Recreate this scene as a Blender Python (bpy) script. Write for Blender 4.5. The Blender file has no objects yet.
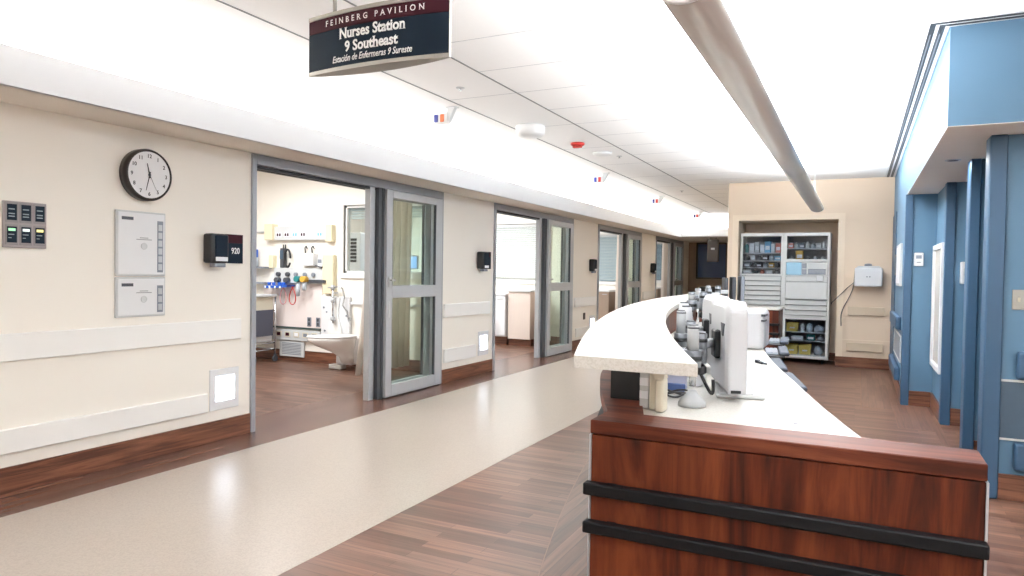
import bpy, bmesh, math, random
from mathutils import Vector, Matrix
random.seed(7)
SC = bpy.context.scene
COL = SC.collection
PI = math.pi

# ------------------------------------------------------------------ materials
def lin(c):
    def f(v):
        v = v / 255.0
        return v / 12.92 if v <= 0.04045 else ((v + 0.055) / 1.055) ** 2.4
    return (f(c[0]), f(c[1]), f(c[2]), 1.0)

def nt(name):
    m = bpy.data.materials.new(name); m.use_nodes = True
    n = m.node_tree
    b = n.nodes['Principled BSDF']
    return m, n, b

def pm(name, col, rough=0.5, metal=0.0, var=0.04, scale=6.0, spec=0.5, bump=0.0, bscale=60.0, coat=0.0, col2=None, stretch=(1, 1, 1)):
    """procedural paint, plastic or metal: base colour with a soft noise variation of its own"""
    m, n, b = nt(name)
    tc = n.nodes.new('ShaderNodeTexCoord'); mp = n.nodes.new('ShaderNodeMapping')
    mp.inputs['Scale'].default_value = stretch
    n.links.new(tc.outputs['Object'], mp.inputs['Vector'])
    nz = n.nodes.new('ShaderNodeTexNoise'); nz.inputs['Scale'].default_value = scale; nz.inputs['Detail'].default_value = 3
    n.links.new(mp.outputs[0], nz.inputs['Vector'])
    mx = n.nodes.new('ShaderNodeMix'); mx.data_type = 'RGBA'
    c = lin(col)
    d = lin(col2) if col2 else tuple(max(0, v * (1 - 2 * var)) for v in c[:3]) + (1,)
    mx.inputs['A'].default_value = c; mx.inputs['B'].default_value = d
    n.links.new(nz.outputs['Fac'], mx.inputs['Factor'])
    n.links.new(mx.outputs['Result'], b.inputs['Base Color'])
    b.inputs['Roughness'].default_value = rough; b.inputs['Metallic'].default_value = metal
    b.inputs['Specular IOR Level'].default_value = spec
    b.inputs['Coat Weight'].default_value = coat
    if bump:
        n2 = n.nodes.new('ShaderNodeTexNoise'); n2.inputs['Scale'].default_value = bscale
        n.links.new(tc.outputs['Object'], n2.inputs['Vector'])
        bp = n.nodes.new('ShaderNodeBump'); bp.inputs['Strength'].default_value = bump; bp.inputs['Distance'].default_value = 0.01
        n.links.new(n2.outputs['Fac'], bp.inputs['Height']); n.links.new(bp.outputs[0], b.inputs['Normal'])
    return m

def emit(name, col, strength, base=(230, 230, 230)):
    m, n, b = nt(name)
    b.inputs['Base Color'].default_value = lin(base)
    tc = n.nodes.new('ShaderNodeTexCoord'); nz = n.nodes.new('ShaderNodeTexNoise'); nz.inputs['Scale'].default_value = 3
    n.links.new(tc.outputs['Object'], nz.inputs['Vector'])
    mx = n.nodes.new('ShaderNodeMix'); mx.data_type = 'RGBA'
    mx.inputs['A'].default_value = lin(col); mx.inputs['B'].default_value = tuple(v * 0.93 for v in lin(col)[:3]) + (1,)
    n.links.new(nz.outputs['Fac'], mx.inputs['Factor']); n.links.new(mx.outputs['Result'], b.inputs['Emission Color'])
    b.inputs['Emission Strength'].default_value = strength
    return m

def glass(name, tint=(225, 238, 232), refl=0.10, rough=0.0):
    m, n, b = nt(name)
    n.nodes.remove(b)
    out = n.nodes['Material Output']
    tr = n.nodes.new('ShaderNodeBsdfTransparent'); tr.inputs[0].default_value = lin(tint)
    gl = n.nodes.new('ShaderNodeBsdfGlossy'); gl.inputs['Roughness'].default_value = rough
    lw = n.nodes.new('ShaderNodeLayerWeight'); lw.inputs['Blend'].default_value = 0.35
    ad = n.nodes.new('ShaderNodeMath'); ad.operation = 'MULTIPLY_ADD'
    ad.inputs[1].default_value = 0.35; ad.inputs[2].default_value = refl
    n.links.new(lw.outputs['Fresnel'], ad.inputs[0])
    ge = n.nodes.new('ShaderNodeNewGeometry'); bk = n.nodes.new('ShaderNodeMath'); bk.operation = 'SUBTRACT'; bk.inputs[0].default_value = 1
    n.links.new(ge.outputs['Backfacing'], bk.inputs[1])
    ml = n.nodes.new('ShaderNodeMath'); ml.operation = 'MULTIPLY'; n.links.new(ad.outputs[0], ml.inputs[0]); n.links.new(bk.outputs[0], ml.inputs[1])
    mx = n.nodes.new('ShaderNodeMixShader')
    n.links.new(ml.outputs[0], mx.inputs[0]); n.links.new(tr.outputs[0], mx.inputs[1]); n.links.new(gl.outputs[0], mx.inputs[2])
    n.links.new(mx.outputs[0], out.inputs['Surface'])
    return m

def wood_planks(name, dark, light, along='X', length=0.92, width=0.10, rough=0.32, streak=0.55):
    """strip flooring: staggered boards, each its own tone, with grain running along the board"""
    m, n, b = nt(name)
    tc = n.nodes.new('ShaderNodeTexCoord'); mp = n.nodes.new('ShaderNodeMapping')
    if along == 'Y': mp.inputs['Rotation'].default_value = (0, 0, PI / 2)
    n.links.new(tc.outputs['Object'], mp.inputs['Vector'])
    br = n.nodes.new('ShaderNodeTexBrick')
    br.offset = 0.37; br.offset_frequency = 2; br.squash = 1.0
    br.inputs['Scale'].default_value = 1.0; br.inputs['Brick Width'].default_value = length; br.inputs['Row Height'].default_value = width
    br.inputs['Mortar Size'].default_value = 0.0012; br.inputs['Mortar Smooth'].default_value = 0.3; br.inputs['Bias'].default_value = 0.0
    br.inputs['Color1'].default_value = lin(dark); br.inputs['Color2'].default_value = lin(light)
    br.inputs['Mortar'].default_value = tuple(v * 0.55 for v in lin(dark)[:3]) + (1,)
    n.links.new(mp.outputs[0], br.inputs['Vector'])
    m2 = n.nodes.new('ShaderNodeMapping'); m2.inputs['Scale'].default_value = (1.3, 26, 1)
    n.links.new(mp.outputs[0], m2.inputs['Vector'])
    nz = n.nodes.new('ShaderNodeTexNoise'); nz.inputs['Scale'].default_value = 1.6; nz.inputs['Detail'].default_value = 5; nz.inputs['Distortion'].default_value = 0.6
    n.links.new(m2.outputs[0], nz.inputs['Vector'])
    rp = n.nodes.new('ShaderNodeValToRGB')
    rp.color_ramp.elements[0].position = 0.32; rp.color_ramp.elements[0].color = (streak, streak, streak, 1)
    rp.color_ramp.elements[1].position = 0.68; rp.color_ramp.elements[1].color = (1.16, 1.14, 1.12, 1)
    n.links.new(nz.outputs['Fac'], rp.inputs[0])
    mx = n.nodes.new('ShaderNodeMix'); mx.data_type = 'RGBA'; mx.blend_type = 'MULTIPLY'; mx.inputs['Factor'].default_value = 1
    n.links.new(br.outputs['Color'], mx.inputs['A']); n.links.new(rp.outputs[0], mx.inputs['B'])
    n.links.new(mx.outputs['Result'], b.inputs['Base Color'])
    b.inputs['Roughness'].default_value = rough; b.inputs['Specular IOR Level'].default_value = 0.5
    return m

def wood_veneer(name, c0, c1, c2, stretch=(7, 7, 0.55), rough=0.3, scale=1.5, spec=0.5):
    """laminate with a figured grain: dark flame streaks over a red-brown ground"""
    m, n, b = nt(name)
    tc = n.nodes.new('ShaderNodeTexCoord'); mp = n.nodes.new('ShaderNodeMapping'); mp.inputs['Scale'].default_value = stretch
    n.links.new(tc.outputs['Object'], mp.inputs['Vector'])
    nz = n.nodes.new('ShaderNodeTexNoise'); nz.inputs['Scale'].default_value = scale; nz.inputs['Detail'].default_value = 6
    nz.inputs['Roughness'].default_value = 0.62; nz.inputs['Distortion'].default_value = 0.9
    n.links.new(mp.outputs[0], nz.inputs['Vector'])
    rp = n.nodes.new('ShaderNodeValToRGB'); e = rp.color_ramp.elements
    e[0].position = 0.38; e[0].color = lin(c0); e[1].position = 0.64; e[1].color = lin(c2)
    k = rp.color_ramp.elements.new(0.5); k.color = lin(c1)
    n.links.new(nz.outputs['Fac'], rp.inputs[0])
    m2 = n.nodes.new('ShaderNodeMapping'); m2.inputs['Scale'].default_value = tuple(s * 9 if s > 2 else s * 2 for s in stretch)
    n.links.new(tc.outputs['Object'], m2.inputs['Vector'])
    n2 = n.nodes.new('ShaderNodeTexNoise'); n2.inputs['Scale'].default_value = 2; n2.inputs['Detail'].default_value = 3
    n.links.new(m2.outputs[0], n2.inputs['Vector'])
    r2 = n.nodes.new('ShaderNodeValToRGB'); r2.color_ramp.elements[0].color = (0.72, 0.72, 0.72, 1); r2.color_ramp.elements[1].color = (1.15, 1.15, 1.15, 1)
    n.links.new(n2.outputs['Fac'], r2.inputs[0])
    mx = n.nodes.new('ShaderNodeMix'); mx.data_type = 'RGBA'; mx.blend_type = 'MULTIPLY'; mx.inputs['Factor'].default_value = 1
    n.links.new(rp.outputs[0], mx.inputs['A']); n.links.new(r2.outputs[0], mx.inputs['B'])
    n.links.new(mx.outputs['Result'], b.inputs['Base Color'])
    b.inputs['Roughness'].default_value = rough; b.inputs['Specular IOR Level'].default_value = spec
    return m

def terrazzo(name, base, fleck, rough=0.3, scale=160):
    m, n, b = nt(name)
    tc = n.nodes.new('ShaderNodeTexCoord')
    vo = n.nodes.new('ShaderNodeTexVoronoi'); vo.inputs['Scale'].default_value = scale
    n.links.new(tc.outputs['Object'], vo.inputs['Vector'])
    rp = n.nodes.new('ShaderNodeValToRGB'); rp.color_ramp.elements[0].color = lin(fleck); rp.color_ramp.elements[1].color = lin(base)
    rp.color_ramp.elements[0].position = 0.1; rp.color_ramp.elements[1].position = 0.7
    sp = n.nodes.new('ShaderNodeSeparateColor'); n.links.new(vo.outputs['Color'], sp.inputs[0])
    n.links.new(sp.outputs[0], rp.inputs[0])
    n.links.new(rp.outputs[0], b.inputs['Base Color'])
    b.inputs['Roughness'].default_value = rough
    return m

M = {}
M['cream'] = pm('cream wall paint', (243, 238, 229), 0.55, var=0.015, scale=2)
M['tan'] = pm('tan wall paint', (222, 202, 180), 0.55, var=0.02, scale=2)
M['tan_trim'] = pm('tan casing paint', (230, 212, 190), 0.45, var=0.02)
M['taupe'] = pm('taupe wall', (160, 140, 120), 0.5, var=0.03)
M['white'] = pm('white paint', (226, 227, 230), 0.5, var=0.01)
M['ceil'] = pm('white ceiling tile', (244, 244, 244), 0.85, var=0.012, scale=30)
M['soffit'] = pm('soffit board', (232, 224, 214), 0.7, var=0.015)
M['gridline'] = pm('ceiling reveal', (120, 122, 126), 0.6)
M['gridfaint'] = pm('ceiling tile joint', (196, 198, 202), 0.6)
M['rail'] = pm('off white wall guard', (244, 243, 240), 0.45, var=0.012)
M['blue'] = pm('blue wall paint', (84, 119, 146), 0.5, var=0.02, scale=3)
M['bluetrim'] = pm('deep blue trim', (54, 85, 114), 0.45, var=0.03)
M['bluepad'] = pm('blue bumper vinyl', (54, 84, 112), 0.5, var=0.04)
M['bluegrey'] = pm('slate panel', (66, 86, 104), 0.55, var=0.05, scale=40)
M['alum'] = pm('brushed aluminium', (188, 191, 195), 0.36, metal=0.25, var=0.04, scale=20, stretch=(1, 1, 12))
M['alumd'] = pm('grey door frame metal', (158, 162, 168), 0.4, metal=0.2, var=0.04)
M['track'] = pm('dark track gap', (46, 48, 52), 0.5, metal=0.3)
M['seal'] = pm('grey door seal', (72, 75, 80), 0.5)
M['tanguard'] = pm('tan wall guard', (206, 188, 164), 0.5)
M['armgrey'] = pm('grey arm casting', (108, 112, 118), 0.38, metal=0.3, var=0.05)
M['armlight'] = pm('pale arm plastic', (172, 175, 178), 0.4, var=0.04)
M['padgrey'] = pm('slate palm rest', (66, 72, 84), 0.65, var=0.05)
M['chrome'] = pm('chrome', (205, 208, 212), 0.16, metal=1.0, var=0.03)
M['silver'] = pm('silver plastic', (196, 199, 202), 0.34, metal=0.45, var=0.03)
M['black'] = pm('black plastic', (30, 31, 34), 0.42, var=0.08)
M['rubber'] = pm('black rubber bumper', (20, 21, 24), 0.5, var=0.08, spec=0.25)
M['darkgrey'] = pm('dark grey plastic', (70, 73, 80), 0.5, var=0.05)
M['midgrey'] = pm('mid grey plastic', (132, 138, 148), 0.5, var=0.05)
M['ltgrey'] = pm('light grey plastic', (205, 207, 208), 0.45, var=0.03)
M['cabgrey'] = pm('pale grey powder coat', (214, 216, 216), 0.42, var=0.02)
M['cabdark'] = pm('dark cabinet interior', (165, 168, 174), 0.6, var=0.06)
M['plastwhite'] = pm('white plastic', (228, 229, 231), 0.4, var=0.015)
M['monwhite'] = pm('white monitor plastic', (194, 195, 199), 0.42, var=0.012)
M['solid'] = terrazzo('white solid surface', (208, 205, 199), (196, 192, 184), 0.34, 220)
M['porcelain'] = pm('white porcelain', (244, 244, 242), 0.15, var=0.01, coat=0.4)
M['beige'] = pm('beige plastic', (216, 209, 190), 0.45, var=0.04)
M['yellowed'] = pm('pale yellow end cap', (232, 222, 190), 0.5, var=0.05)
M['rose'] = pm('pale rose headwall laminate', (236, 224, 220), 0.4, var=0.03, scale=3)
M['maroon'] = pm('maroon sign face', (62, 24, 34), 0.6, var=0.05, spec=0.15)
M['navy'] = pm('navy sign face', (22, 36, 50), 0.6, var=0.05, spec=0.15)
M['signwhite'] = pm('sign lettering white', (240, 240, 240), 0.5, var=0.01)
M['signmetal'] = pm('sign rail aluminium', (164, 161, 154), 0.4, metal=0.3, var=0.03)
M['floor'] = wood_planks('hall plank floor', (90, 59, 46), (130, 96, 79), 'X', 0.75, 0.064, 0.33, 0.62)
M['plankY'] = wood_planks('border plank floor', (84, 55, 44), (116, 82, 67), 'Y', 1.1, 0.075, 0.27, 0.66)
M['plankYl'] = wood_planks('pale border plank', (88, 58, 46), (124, 92, 76), 'Y', 0.9, 0.064, 0.33, 0.64)
M['runner'] = terrazzo('beige speckled vinyl', (170, 158, 147), (160, 148, 137), 0.31, 150)
M['basewood'] = wood_veneer('baseboard wood', (80, 46, 34), (110, 68, 50), (132, 86, 64), (1.2, 1.2, 22), 0.35)
M['inlay'] = pm('pale wood inlay', (136, 104, 86), 0.4, var=0.05)
M['desk'] = wood_veneer('red brown desk laminate', (38, 15, 10), (88, 38, 21), (122, 60, 34), (5, 5, 0.45), 0.4, spec=0.3)
M['desktop'] = wood_veneer('red brown ledge laminate', (66, 30, 20), (96, 46, 30), (120, 64, 44), (0.7, 9, 9), 0.5, spec=0.25)
M['cloth'] = pm('pinkish privacy curtain', (224, 206, 196), 0.85, var=0.06, scale=14, stretch=(1, 1, 0.2))
def translucent(name, col, amount):
    m = pm(name, col, 0.85, var=0.06, scale=14, stretch=(1, 1, 0.2))
    n = m.node_tree; b = n.nodes['Principled BSDF']; out = n.nodes['Material Output']
    tr = n.nodes.new('ShaderNodeBsdfTranslucent'); tr.inputs[0].default_value = lin(col)
    mx = n.nodes.new('ShaderNodeMixShader'); mx.inputs[0].default_value = amount
    n.links.new(b.outputs[0], mx.inputs[1]); n.links.new(tr.outputs[0], mx.inputs[2]); n.links.new(mx.outputs[0], out.inputs['Surface'])
    return m
M['cloth'] = translucent('pale privacy curtain', (246, 240, 234), 0.62)
M['greyfabric'] = pm('slate grey fabric', (82, 84, 98), 0.8, var=0.05, scale=40)
M['blindslat'] = pm('pale blind slat', (226, 232, 234), 0.5, var=0.02)
M['blindblue'] = pm('grey blue blind slat', (150, 172, 184), 0.5, var=0.02)
M['glass'] = glass('door glass', (245, 250, 247), 0.04)
M['clear'] = glass('clear pane', (235, 240, 240), 0.04)
M['cabglass'] = glass('cabinet glass', (228, 232, 236), 0.03)
M['darkglass'] = pm('dark glass with painted blue reflection', (62, 84, 128), 0.08, var=0.12, scale=1.5, coat=0.3)  # dark glass; the blue it reflects is put into the base colour
M['lcd'] = emit('pale blue screen', (150, 196, 222), 0.22, (120, 150, 168))
M['bluescreen'] = emit('blue screen', (70, 150, 220), 0.8)
M['nightlight'] = emit('night light lens', (225, 238, 255), 5)
M['led_green'] = emit('green lamp', (70, 200, 120), 0.9)
M['led_white'] = emit('white lamp', (220, 235, 230), 0.8)
M['led_yellow'] = emit('yellow lamp', (235, 220, 60), 0.9)
M['dialglyph'] = pm('display lettering', (150, 165, 170), 0.5)
M['red'] = pm('red plastic', (196, 42, 36), 0.4, var=0.05)
M['orange'] = pm('orange lens', (214, 110, 60), 0.35, var=0.05)
M['bluelens'] = pm('blue lens', (40, 52, 140), 0.35, var=0.05)
M['clockface'] = pm('clock face', (232, 232, 234), 0.5, var=0.01)
M['clockrim'] = pm('dark brown clock case', (44, 36, 34), 0.4, var=0.06)
M['ink'] = pm('dark ink', (40, 40, 44), 0.6)
M['greyink'] = pm('grey ink', (150, 152, 156), 0.6)
M['bluebin'] = pm('bright blue plastic', (30, 96, 200), 0.4, var=0.05)
M['yellowbin'] = pm('yellow bin plastic', (244, 214, 112), 0.5, var=0.06)
M['teal'] = pm('teal plastic', (40, 130, 132), 0.45, var=0.05)
M['skyblue'] = pm('sky blue carton', (116, 182, 220), 0.5, var=0.04)
M['salmon'] = pm('salmon carton', (226, 130, 112), 0.5, var=0.04)
M['mustard'] = pm('mustard carton', (216, 168, 66), 0.5, var=0.05)
M['brownwall'] = pm('taupe laminate', (168, 148, 132), 0.5, var=0.04, stretch=(8, 8, 1))
M['brown'] = pm('dark brown laminate', (52, 42, 36), 0.45, var=0.06)
M['tancloth'] = pm('tan chair fabric', (186, 158, 124), 0.8, var=0.06)
M['pendant'] = pm('satin pendant metal', (206, 205, 203), 0.22, metal=0.25, var=0.03, scale=3, stretch=(30, 0.6, 30))
M['paper'] = pm('white paper', (238, 240, 244), 0.6, var=0.02)
M['clearbag'] = pm('clear wrapped supplies', (196, 204, 212), 0.25, var=0.12, scale=30)

# ------------------------------------------------------------------ mesh builder
def worldloc(o):
    v = Vector((0, 0, 0))
    while o is not None:
        v += o.location; o = o.parent
    return v

class MB:
    def __init__(s): s.bm = bmesh.new(); s.mi = 0
    def mat(s, i): s.mi = i; return s
    def _fin(s, geom_faces, smooth=False):
        for f in geom_faces:
            f.material_index = s.mi; f.smooth = smooth
    def box(s, x0, x1, y0, y1, z0, z1, bev=0.0, seg=1):
        if x1 < x0: x0, x1 = x1, x0
        if y1 < y0: y0, y1 = y1, y0
        if z1 < z0: z0, z1 = z1, z0
        v = [s.bm.verts.new(p) for p in ((x0, y0, z0), (x1, y0, z0), (x1, y1, z0), (x0, y1, z0), (x0, y0, z1), (x1, y0, z1), (x1, y1, z1), (x0, y1, z1))]
        fs = [s.bm.faces.new([v[i] for i in q]) for q in ((0, 3, 2, 1), (4, 5, 6, 7), (0, 1, 5, 4), (1, 2, 6, 5), (2, 3, 7, 6), (3, 0, 4, 7))]
        s._fin(fs)
        if bev > 0:
            ed = list({e for f in fs for e in f.edges})
            r = bmesh.ops.bevel(s.bm, geom=ed, offset=bev, segments=seg, profile=0.5, affect='EDGES')
            s._fin(r['faces'], seg > 1)
        return s
    def obox(s, c, ax, ay, hx, hy, z0, z1, bev=0.0, seg=1):
        """box turned about z: centre c (x, y), unit axis ax; half sizes"""
        n0 = len(s.bm.verts)
        t = MB(); t.box(-hx, hx, -hy, hy, z0, z1, bev, seg)
        me = bpy.data.meshes.new('t'); t.bm.to_mesh(me); t.bm.free()
        a = Vector((ax[0], ax[1])).normalized()
        me.transform(Matrix(((a.x, -a.y, 0, c[0]), (a.y, a.x, 0, c[1]), (0, 0, 1, 0), (0, 0, 0, 1))))
        f0 = len(s.bm.faces)
        s.bm.from_mesh(me); bpy.data.meshes.remove(me)
        s.bm.faces.ensure_lookup_table()
        for f in s.bm.faces[f0:]: f.material_index = s.mi
        return s
    def prism(s, pts, d, close=True, smooth=False):
        """closed polygon (3-D points) pushed along the vector d"""
        a = [s.bm.verts.new(p) for p in pts]; d = Vector(d)
        b = [s.bm.verts.new(Vector(p) + d) for p in pts]
        fs = [s.bm.faces.new(a[::-1]), s.bm.faces.new(b)]; n = len(a)
        sd = [s.bm.faces.new((a[i], a[(i + 1) % n], b[(i + 1) % n], b[i])) for i in range(n)]
        s._fin(fs); s._fin(sd, smooth)
        return s
    def ring(s, c, ax, r, seg):
        ax = Vector(ax).normalized()
        u = ax.orthogonal().normalized(); w = ax.cross(u)
        return [s.bm.verts.new(Vector(c) + (u * math.cos(2 * PI * i / seg) + w * math.sin(2 * PI * i / seg)) * r) for i in range(seg)]
    def cyl(s, p0, p1, r, seg=14, r2=None, caps=True):
        p0 = Vector(p0); p1 = Vector(p1); ax = p1 - p0
        a = s.ring(p0, ax, r, seg); b = s.ring(p1, ax, r if r2 is None else r2, seg)
        s._fin([s.bm.faces.new((a[i], a[(i + 1) % seg], b[(i + 1) % seg], b[i])) for i in range(seg)], True)
        if caps: s._fin([s.bm.faces.new(a[::-1]), s.bm.faces.new(b)])
        return s
    def tube(s, pts, r, seg=8):
        pts = [Vector(p) for p in pts]; rings = []
        t0 = (pts[1] - pts[0]).normalized(); u = t0.orthogonal().normalized()
        for i, p in enumerate(pts):
            t = (pts[min(i + 1, len(pts) - 1)] - pts[max(i - 1, 0)]).normalized()
            u = (u - t * u.dot(t)).normalized(); w = t.cross(u)
            rings.append([s.bm.verts.new(p + (u * math.cos(2 * PI * k / seg) + w * math.sin(2 * PI * k / seg)) * r) for k in range(seg)])
        for a, b in zip(rings, rings[1:]):
            s._fin([s.bm.faces.new((a[i], a[(i + 1) % seg], b[(i + 1) % seg], b[i])) for i in range(seg)], True)
        s._fin([s.bm.faces.new(rings[0][::-1]), s.bm.faces.new(rings[-1])])
        return s
    def lathe(s, prof, c, ax=(0, 0, 1), seg=24):
        ax = Vector(ax).normalized(); c = Vector(c)
        rings = [s.ring(c + ax * z, ax, max(r, 1e-4), seg) for r, z in prof]
        for a, b in zip(rings, rings[1:]):
            s._fin([s.bm.faces.new((a[i], a[(i + 1) % seg], b[(i + 1) % seg], b[i])) for i in range(seg)], True)
        s._fin([s.bm.faces.new(rings[0][::-1]), s.bm.faces.new(rings[-1])])
        return s
    def loft(s, rings, smooth=True):
        R = [[s.bm.verts.new(p) for p in r] for r in rings]; n = len(R[0])
        for a, b in zip(R, R[1:]):
            s._fin([s.bm.faces.new((a[i], a[(i + 1) % n], b[(i + 1) % n], b[i])) for i in range(n)], smooth)
        s._fin([s.bm.faces.new(R[0][::-1]), s.bm.faces.new(R[-1])])
        return s
    def sheet(s, rows, smooth=True):
        R = [[s.bm.verts.new(p) for p in r] for r in rows]
        for a, b in zip(R, R[1:]):
            s._fin([s.bm.faces.new((a[i], a[i + 1], b[i + 1], b[i])) for i in range(len(a) - 1)], smooth)
        return s
    def build(s, name, mats, parent=None):
        bmesh.ops.recalc_face_normals(s.bm, faces=s.bm.faces)
        me = bpy.data.meshes.new(name); s.bm.to_mesh(me); s.bm.free()
        for m in (mats if isinstance(mats, (list, tuple)) else [mats]): me.materials.append(m)
        o = bpy.data.objects.new(name, me); COL.objects.link(o)
        if parent is not None:
            o.parent = parent; me.transform(Matrix.Translation(-worldloc(parent)))
        return o

def tag(o, label=None, cat=None, group=None, kind=None):
    if label: o['label'] = label
    if cat: o['category'] = cat
    if group: o['group'] = group
    if kind: o['kind'] = kind
    return o

def thing(name, label, cat, loc=(0, 0, 0), group=None):
    o = bpy.data.objects.new(name, None); COL.objects.link(o); o.location = loc
    o.empty_display_size = 0.1
    return tag(o, label, cat, group)

def struct(o, label=None):
    o['kind'] = 'structure'
    if label: o['label'] = label
    return o

def sroot(name, loc=(0, 0, 0), label=None):
    o = bpy.data.objects.new(name, None); COL.objects.link(o); o.location = loc
    return struct(o, label)

def single(o, label, cat, group=None):
    """a thing that is one mesh: put its origin at the middle of its base"""
    me = o.data
    xs = [v.co.x for v in me.vertices]; ys = [v.co.y for v in me.vertices]; zs = [v.co.z for v in me.vertices]
    c = Vector(((min(xs) + max(xs)) / 2, (min(ys) + max(ys)) / 2, min(zs)))
    me.transform(Matrix.Translation(-c)); o.location = c
    return tag(o, label, cat, group)

def bx(x0, x1, y0, y1, z0, z1, name, m, parent=None, bev=0.0, seg=1):
    return MB().box(x0, x1, y0, y1, z0, z1, bev, seg).build(name, m, parent)

def text_mesh(body, size, right, up, origin, bold=0.0, shear=0.0, space=1.0, align='CENTER', serif=0.0, xscale=1.0, ext=0.0006, warp=None):
    """lettering as a mesh: right/up give the plane, origin the baseline point; serif > 0 adds slab feet to the stems"""
    cu = bpy.data.curves.new('txt', 'FONT'); cu.body = body; cu.size = size; cu.align_x = align
    cu.shear = shear; cu.space_character = space; cu.offset = bold
    cu.resolution_u = 3
    ob = bpy.data.objects.new('txt', cu); COL.objects.link(ob)
    bpy.context.view_layer.update()
    me = bpy.data.meshes.new_from_object(ob.evaluated_get(bpy.context.evaluated_depsgraph_get()))
    bpy.data.objects.remove(ob); bpy.data.curves.remove(cu)
    bm = bmesh.new(); bm.from_mesh(me); bpy.data.meshes.remove(me)
    if serif:
        add = []
        for e in bm.edges:
            if len(e.link_faces) != 1: continue
            a, b = e.verts[0].co, e.verts[1].co
            L = (a - b).length
            if abs(a.y - b.y) < 0.004 * size and 0.05 * size < L < 0.2 * size:
                cy = sum(v.co.y for v in e.link_faces[0].verts) / len(e.link_faces[0].verts)
                add.append((min(a.x, b.x), max(a.x, b.x), a.y, 1 if cy > a.y else -1))
        for x0, x1, yy, sg in add:
            w = serif * size; h = 0.035 * size * sg
            sh = shear * h
            v = [bm.verts.new(p) for p in ((x0 - w, yy, 0), (x1 + w, yy, 0), (x1 + w + sh, yy + h, 0), (x0 - w + sh, yy + h, 0))]
            bm.faces.new(v)
    r = bmesh.ops.extrude_face_region(bm, geom=list(bm.faces))
    for v in [g for g in r['geom'] if isinstance(g, bmesh.types.BMVert)]: v.co.z += ext
    R_, U_ = Vector(right).normalized(), Vector(up).normalized(); N_ = R_.cross(U_)
    for v in bm.verts:
        x, y, z = v.co.x * xscale, v.co.y, v.co.z
        p = Vector(origin) + R_ * x + U_ * y + N_ * z
        v.co = warp(p) if warp else p
    return bm

def text(name, mats, parent, *a, **k):
    b = MB(); b.bm.free(); b.bm = text_mesh(*a, **k)
    return b.build(name, mats, parent)

# ------------------------------------------------------------------ main measures
XW = -4.19                      # room side wall of the hall
CEIL, SOF, RSOF = 2.65, 2.15, 2.10
YEND, YLOW = 19.4, 16.6
DOORS = [3.93, 7.92, 11.91, 15.90]
DW = 2.75
PART = [3.30, 7.30, 11.30, 15.30, 19.40]
XROOM = -9.0

# ------------------------------------------------------------------ the setting
struct(bx(XROOM - .1, 4.0, -3.1, 20.0, -0.1, 0, 'floor', M['floor']))
struct(bx(-3.82, -2.12, -3.0, YLOW + 2.7, 0.0, 0.0012, 'floor_runner', M['runner']), 'beige speckled runner along the hall floor')
b = MB(); b.box(-4.62, -3.82, -3.0, YEND, 0.0, 0.0009)
struct(b.build('floor_border', M['plankY']), 'lengthwise plank border beside the beige runner')

# room side wall with its four openings
b = MB(); y = -3.0
for d in DOORS:
    b.box(XW - .14, XW, y, d, 0, SOF); b.box(XW - .14, XW, d, d + DW, SOF - .005, SOF); y = d + DW
b.box(XW - .14, XW, y, YEND, 0, SOF)
b.box(XW - .14, XW, -3.0, YEND, SOF, CEIL)
struct(b.build('wall_left', M['cream']))
b = MB(); y = -3.0
for d in DOORS:
    b.box(XW, XW + .012, y, d - .002, 0, 0.15); y = d + DW + .002
b.box(XW, XW + .012, y, YEND, 0, 0.15)
struct(b.build('baseboard_left', M['basewood']))

# wall guards
i = 0
for (y0, y1, z0, z1) in [(-2.9, 3.83, .735, .888), (-2.9, 3.53, .225, .362), (6.73, 7.82, .74, .895), (6.74, 7.47, .225, .38), (10.80, 11.84, .70, .86), (10.86, 11.46, .2, .345), (14.84, 15.84, .72, .88), (14.86, 15.45, .22, .36)]:
    i += 1
    struct(bx(XW, XW + .022, y0, y1, z0, z1, 'trim_%d' % i, M['rail'], bev=.005), 'off white wall guard on the room side wall')

# light cove over the doors
b = MB()
b.box(XW, -3.78, -3.0, YLOW, SOF, SOF + .02)
b.mat(1); b.box(-3.80, -3.765, -3.0, YLOW, SOF, 2.345)
b.box(-3.80, -1.775, YLOW, YLOW + .03, SOF, 2.345)
b.mat(0); b.box(XW, -1.775, YLOW, YEND, SOF, SOF + .02)
b.mat(1); b.box(XW, -1.775, YLOW + .35, YLOW + .40, SOF + .02, CEIL)
struct(b.build('ceiling_cove', [M['soffit'], M['white']]), 'cove soffit and white fascia running over the doors')

# ceiling with tile joints
struct(bx(XW, 4.0, -3.1, YEND, CEIL, CEIL + .1, 'ceiling', M['ceil']))
b = MB()
b.box(-3.006, -2.994, -3, YLOW, CEIL - .003, CEIL); b.box(-2.396, -2.384, -3, YLOW, CEIL - .003, CEIL)
b.mat(1)
k = -2
while True:
    yy = 0.595 + 0.61 * k; k += 1
    if yy > 15.5: break
    b.box(-2.384, -0.7, yy - .003, yy + .003, CEIL - .0015, CEIL)
    if k % 2 == 0: b.box(-2.994, -2.396, yy - .003, yy + .003, CEIL - .0015, CEIL)
struct(b.build('ceiling_joints', [M['gridline'], M['gridfaint']]), 'grey joints between the ceiling tiles')

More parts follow.
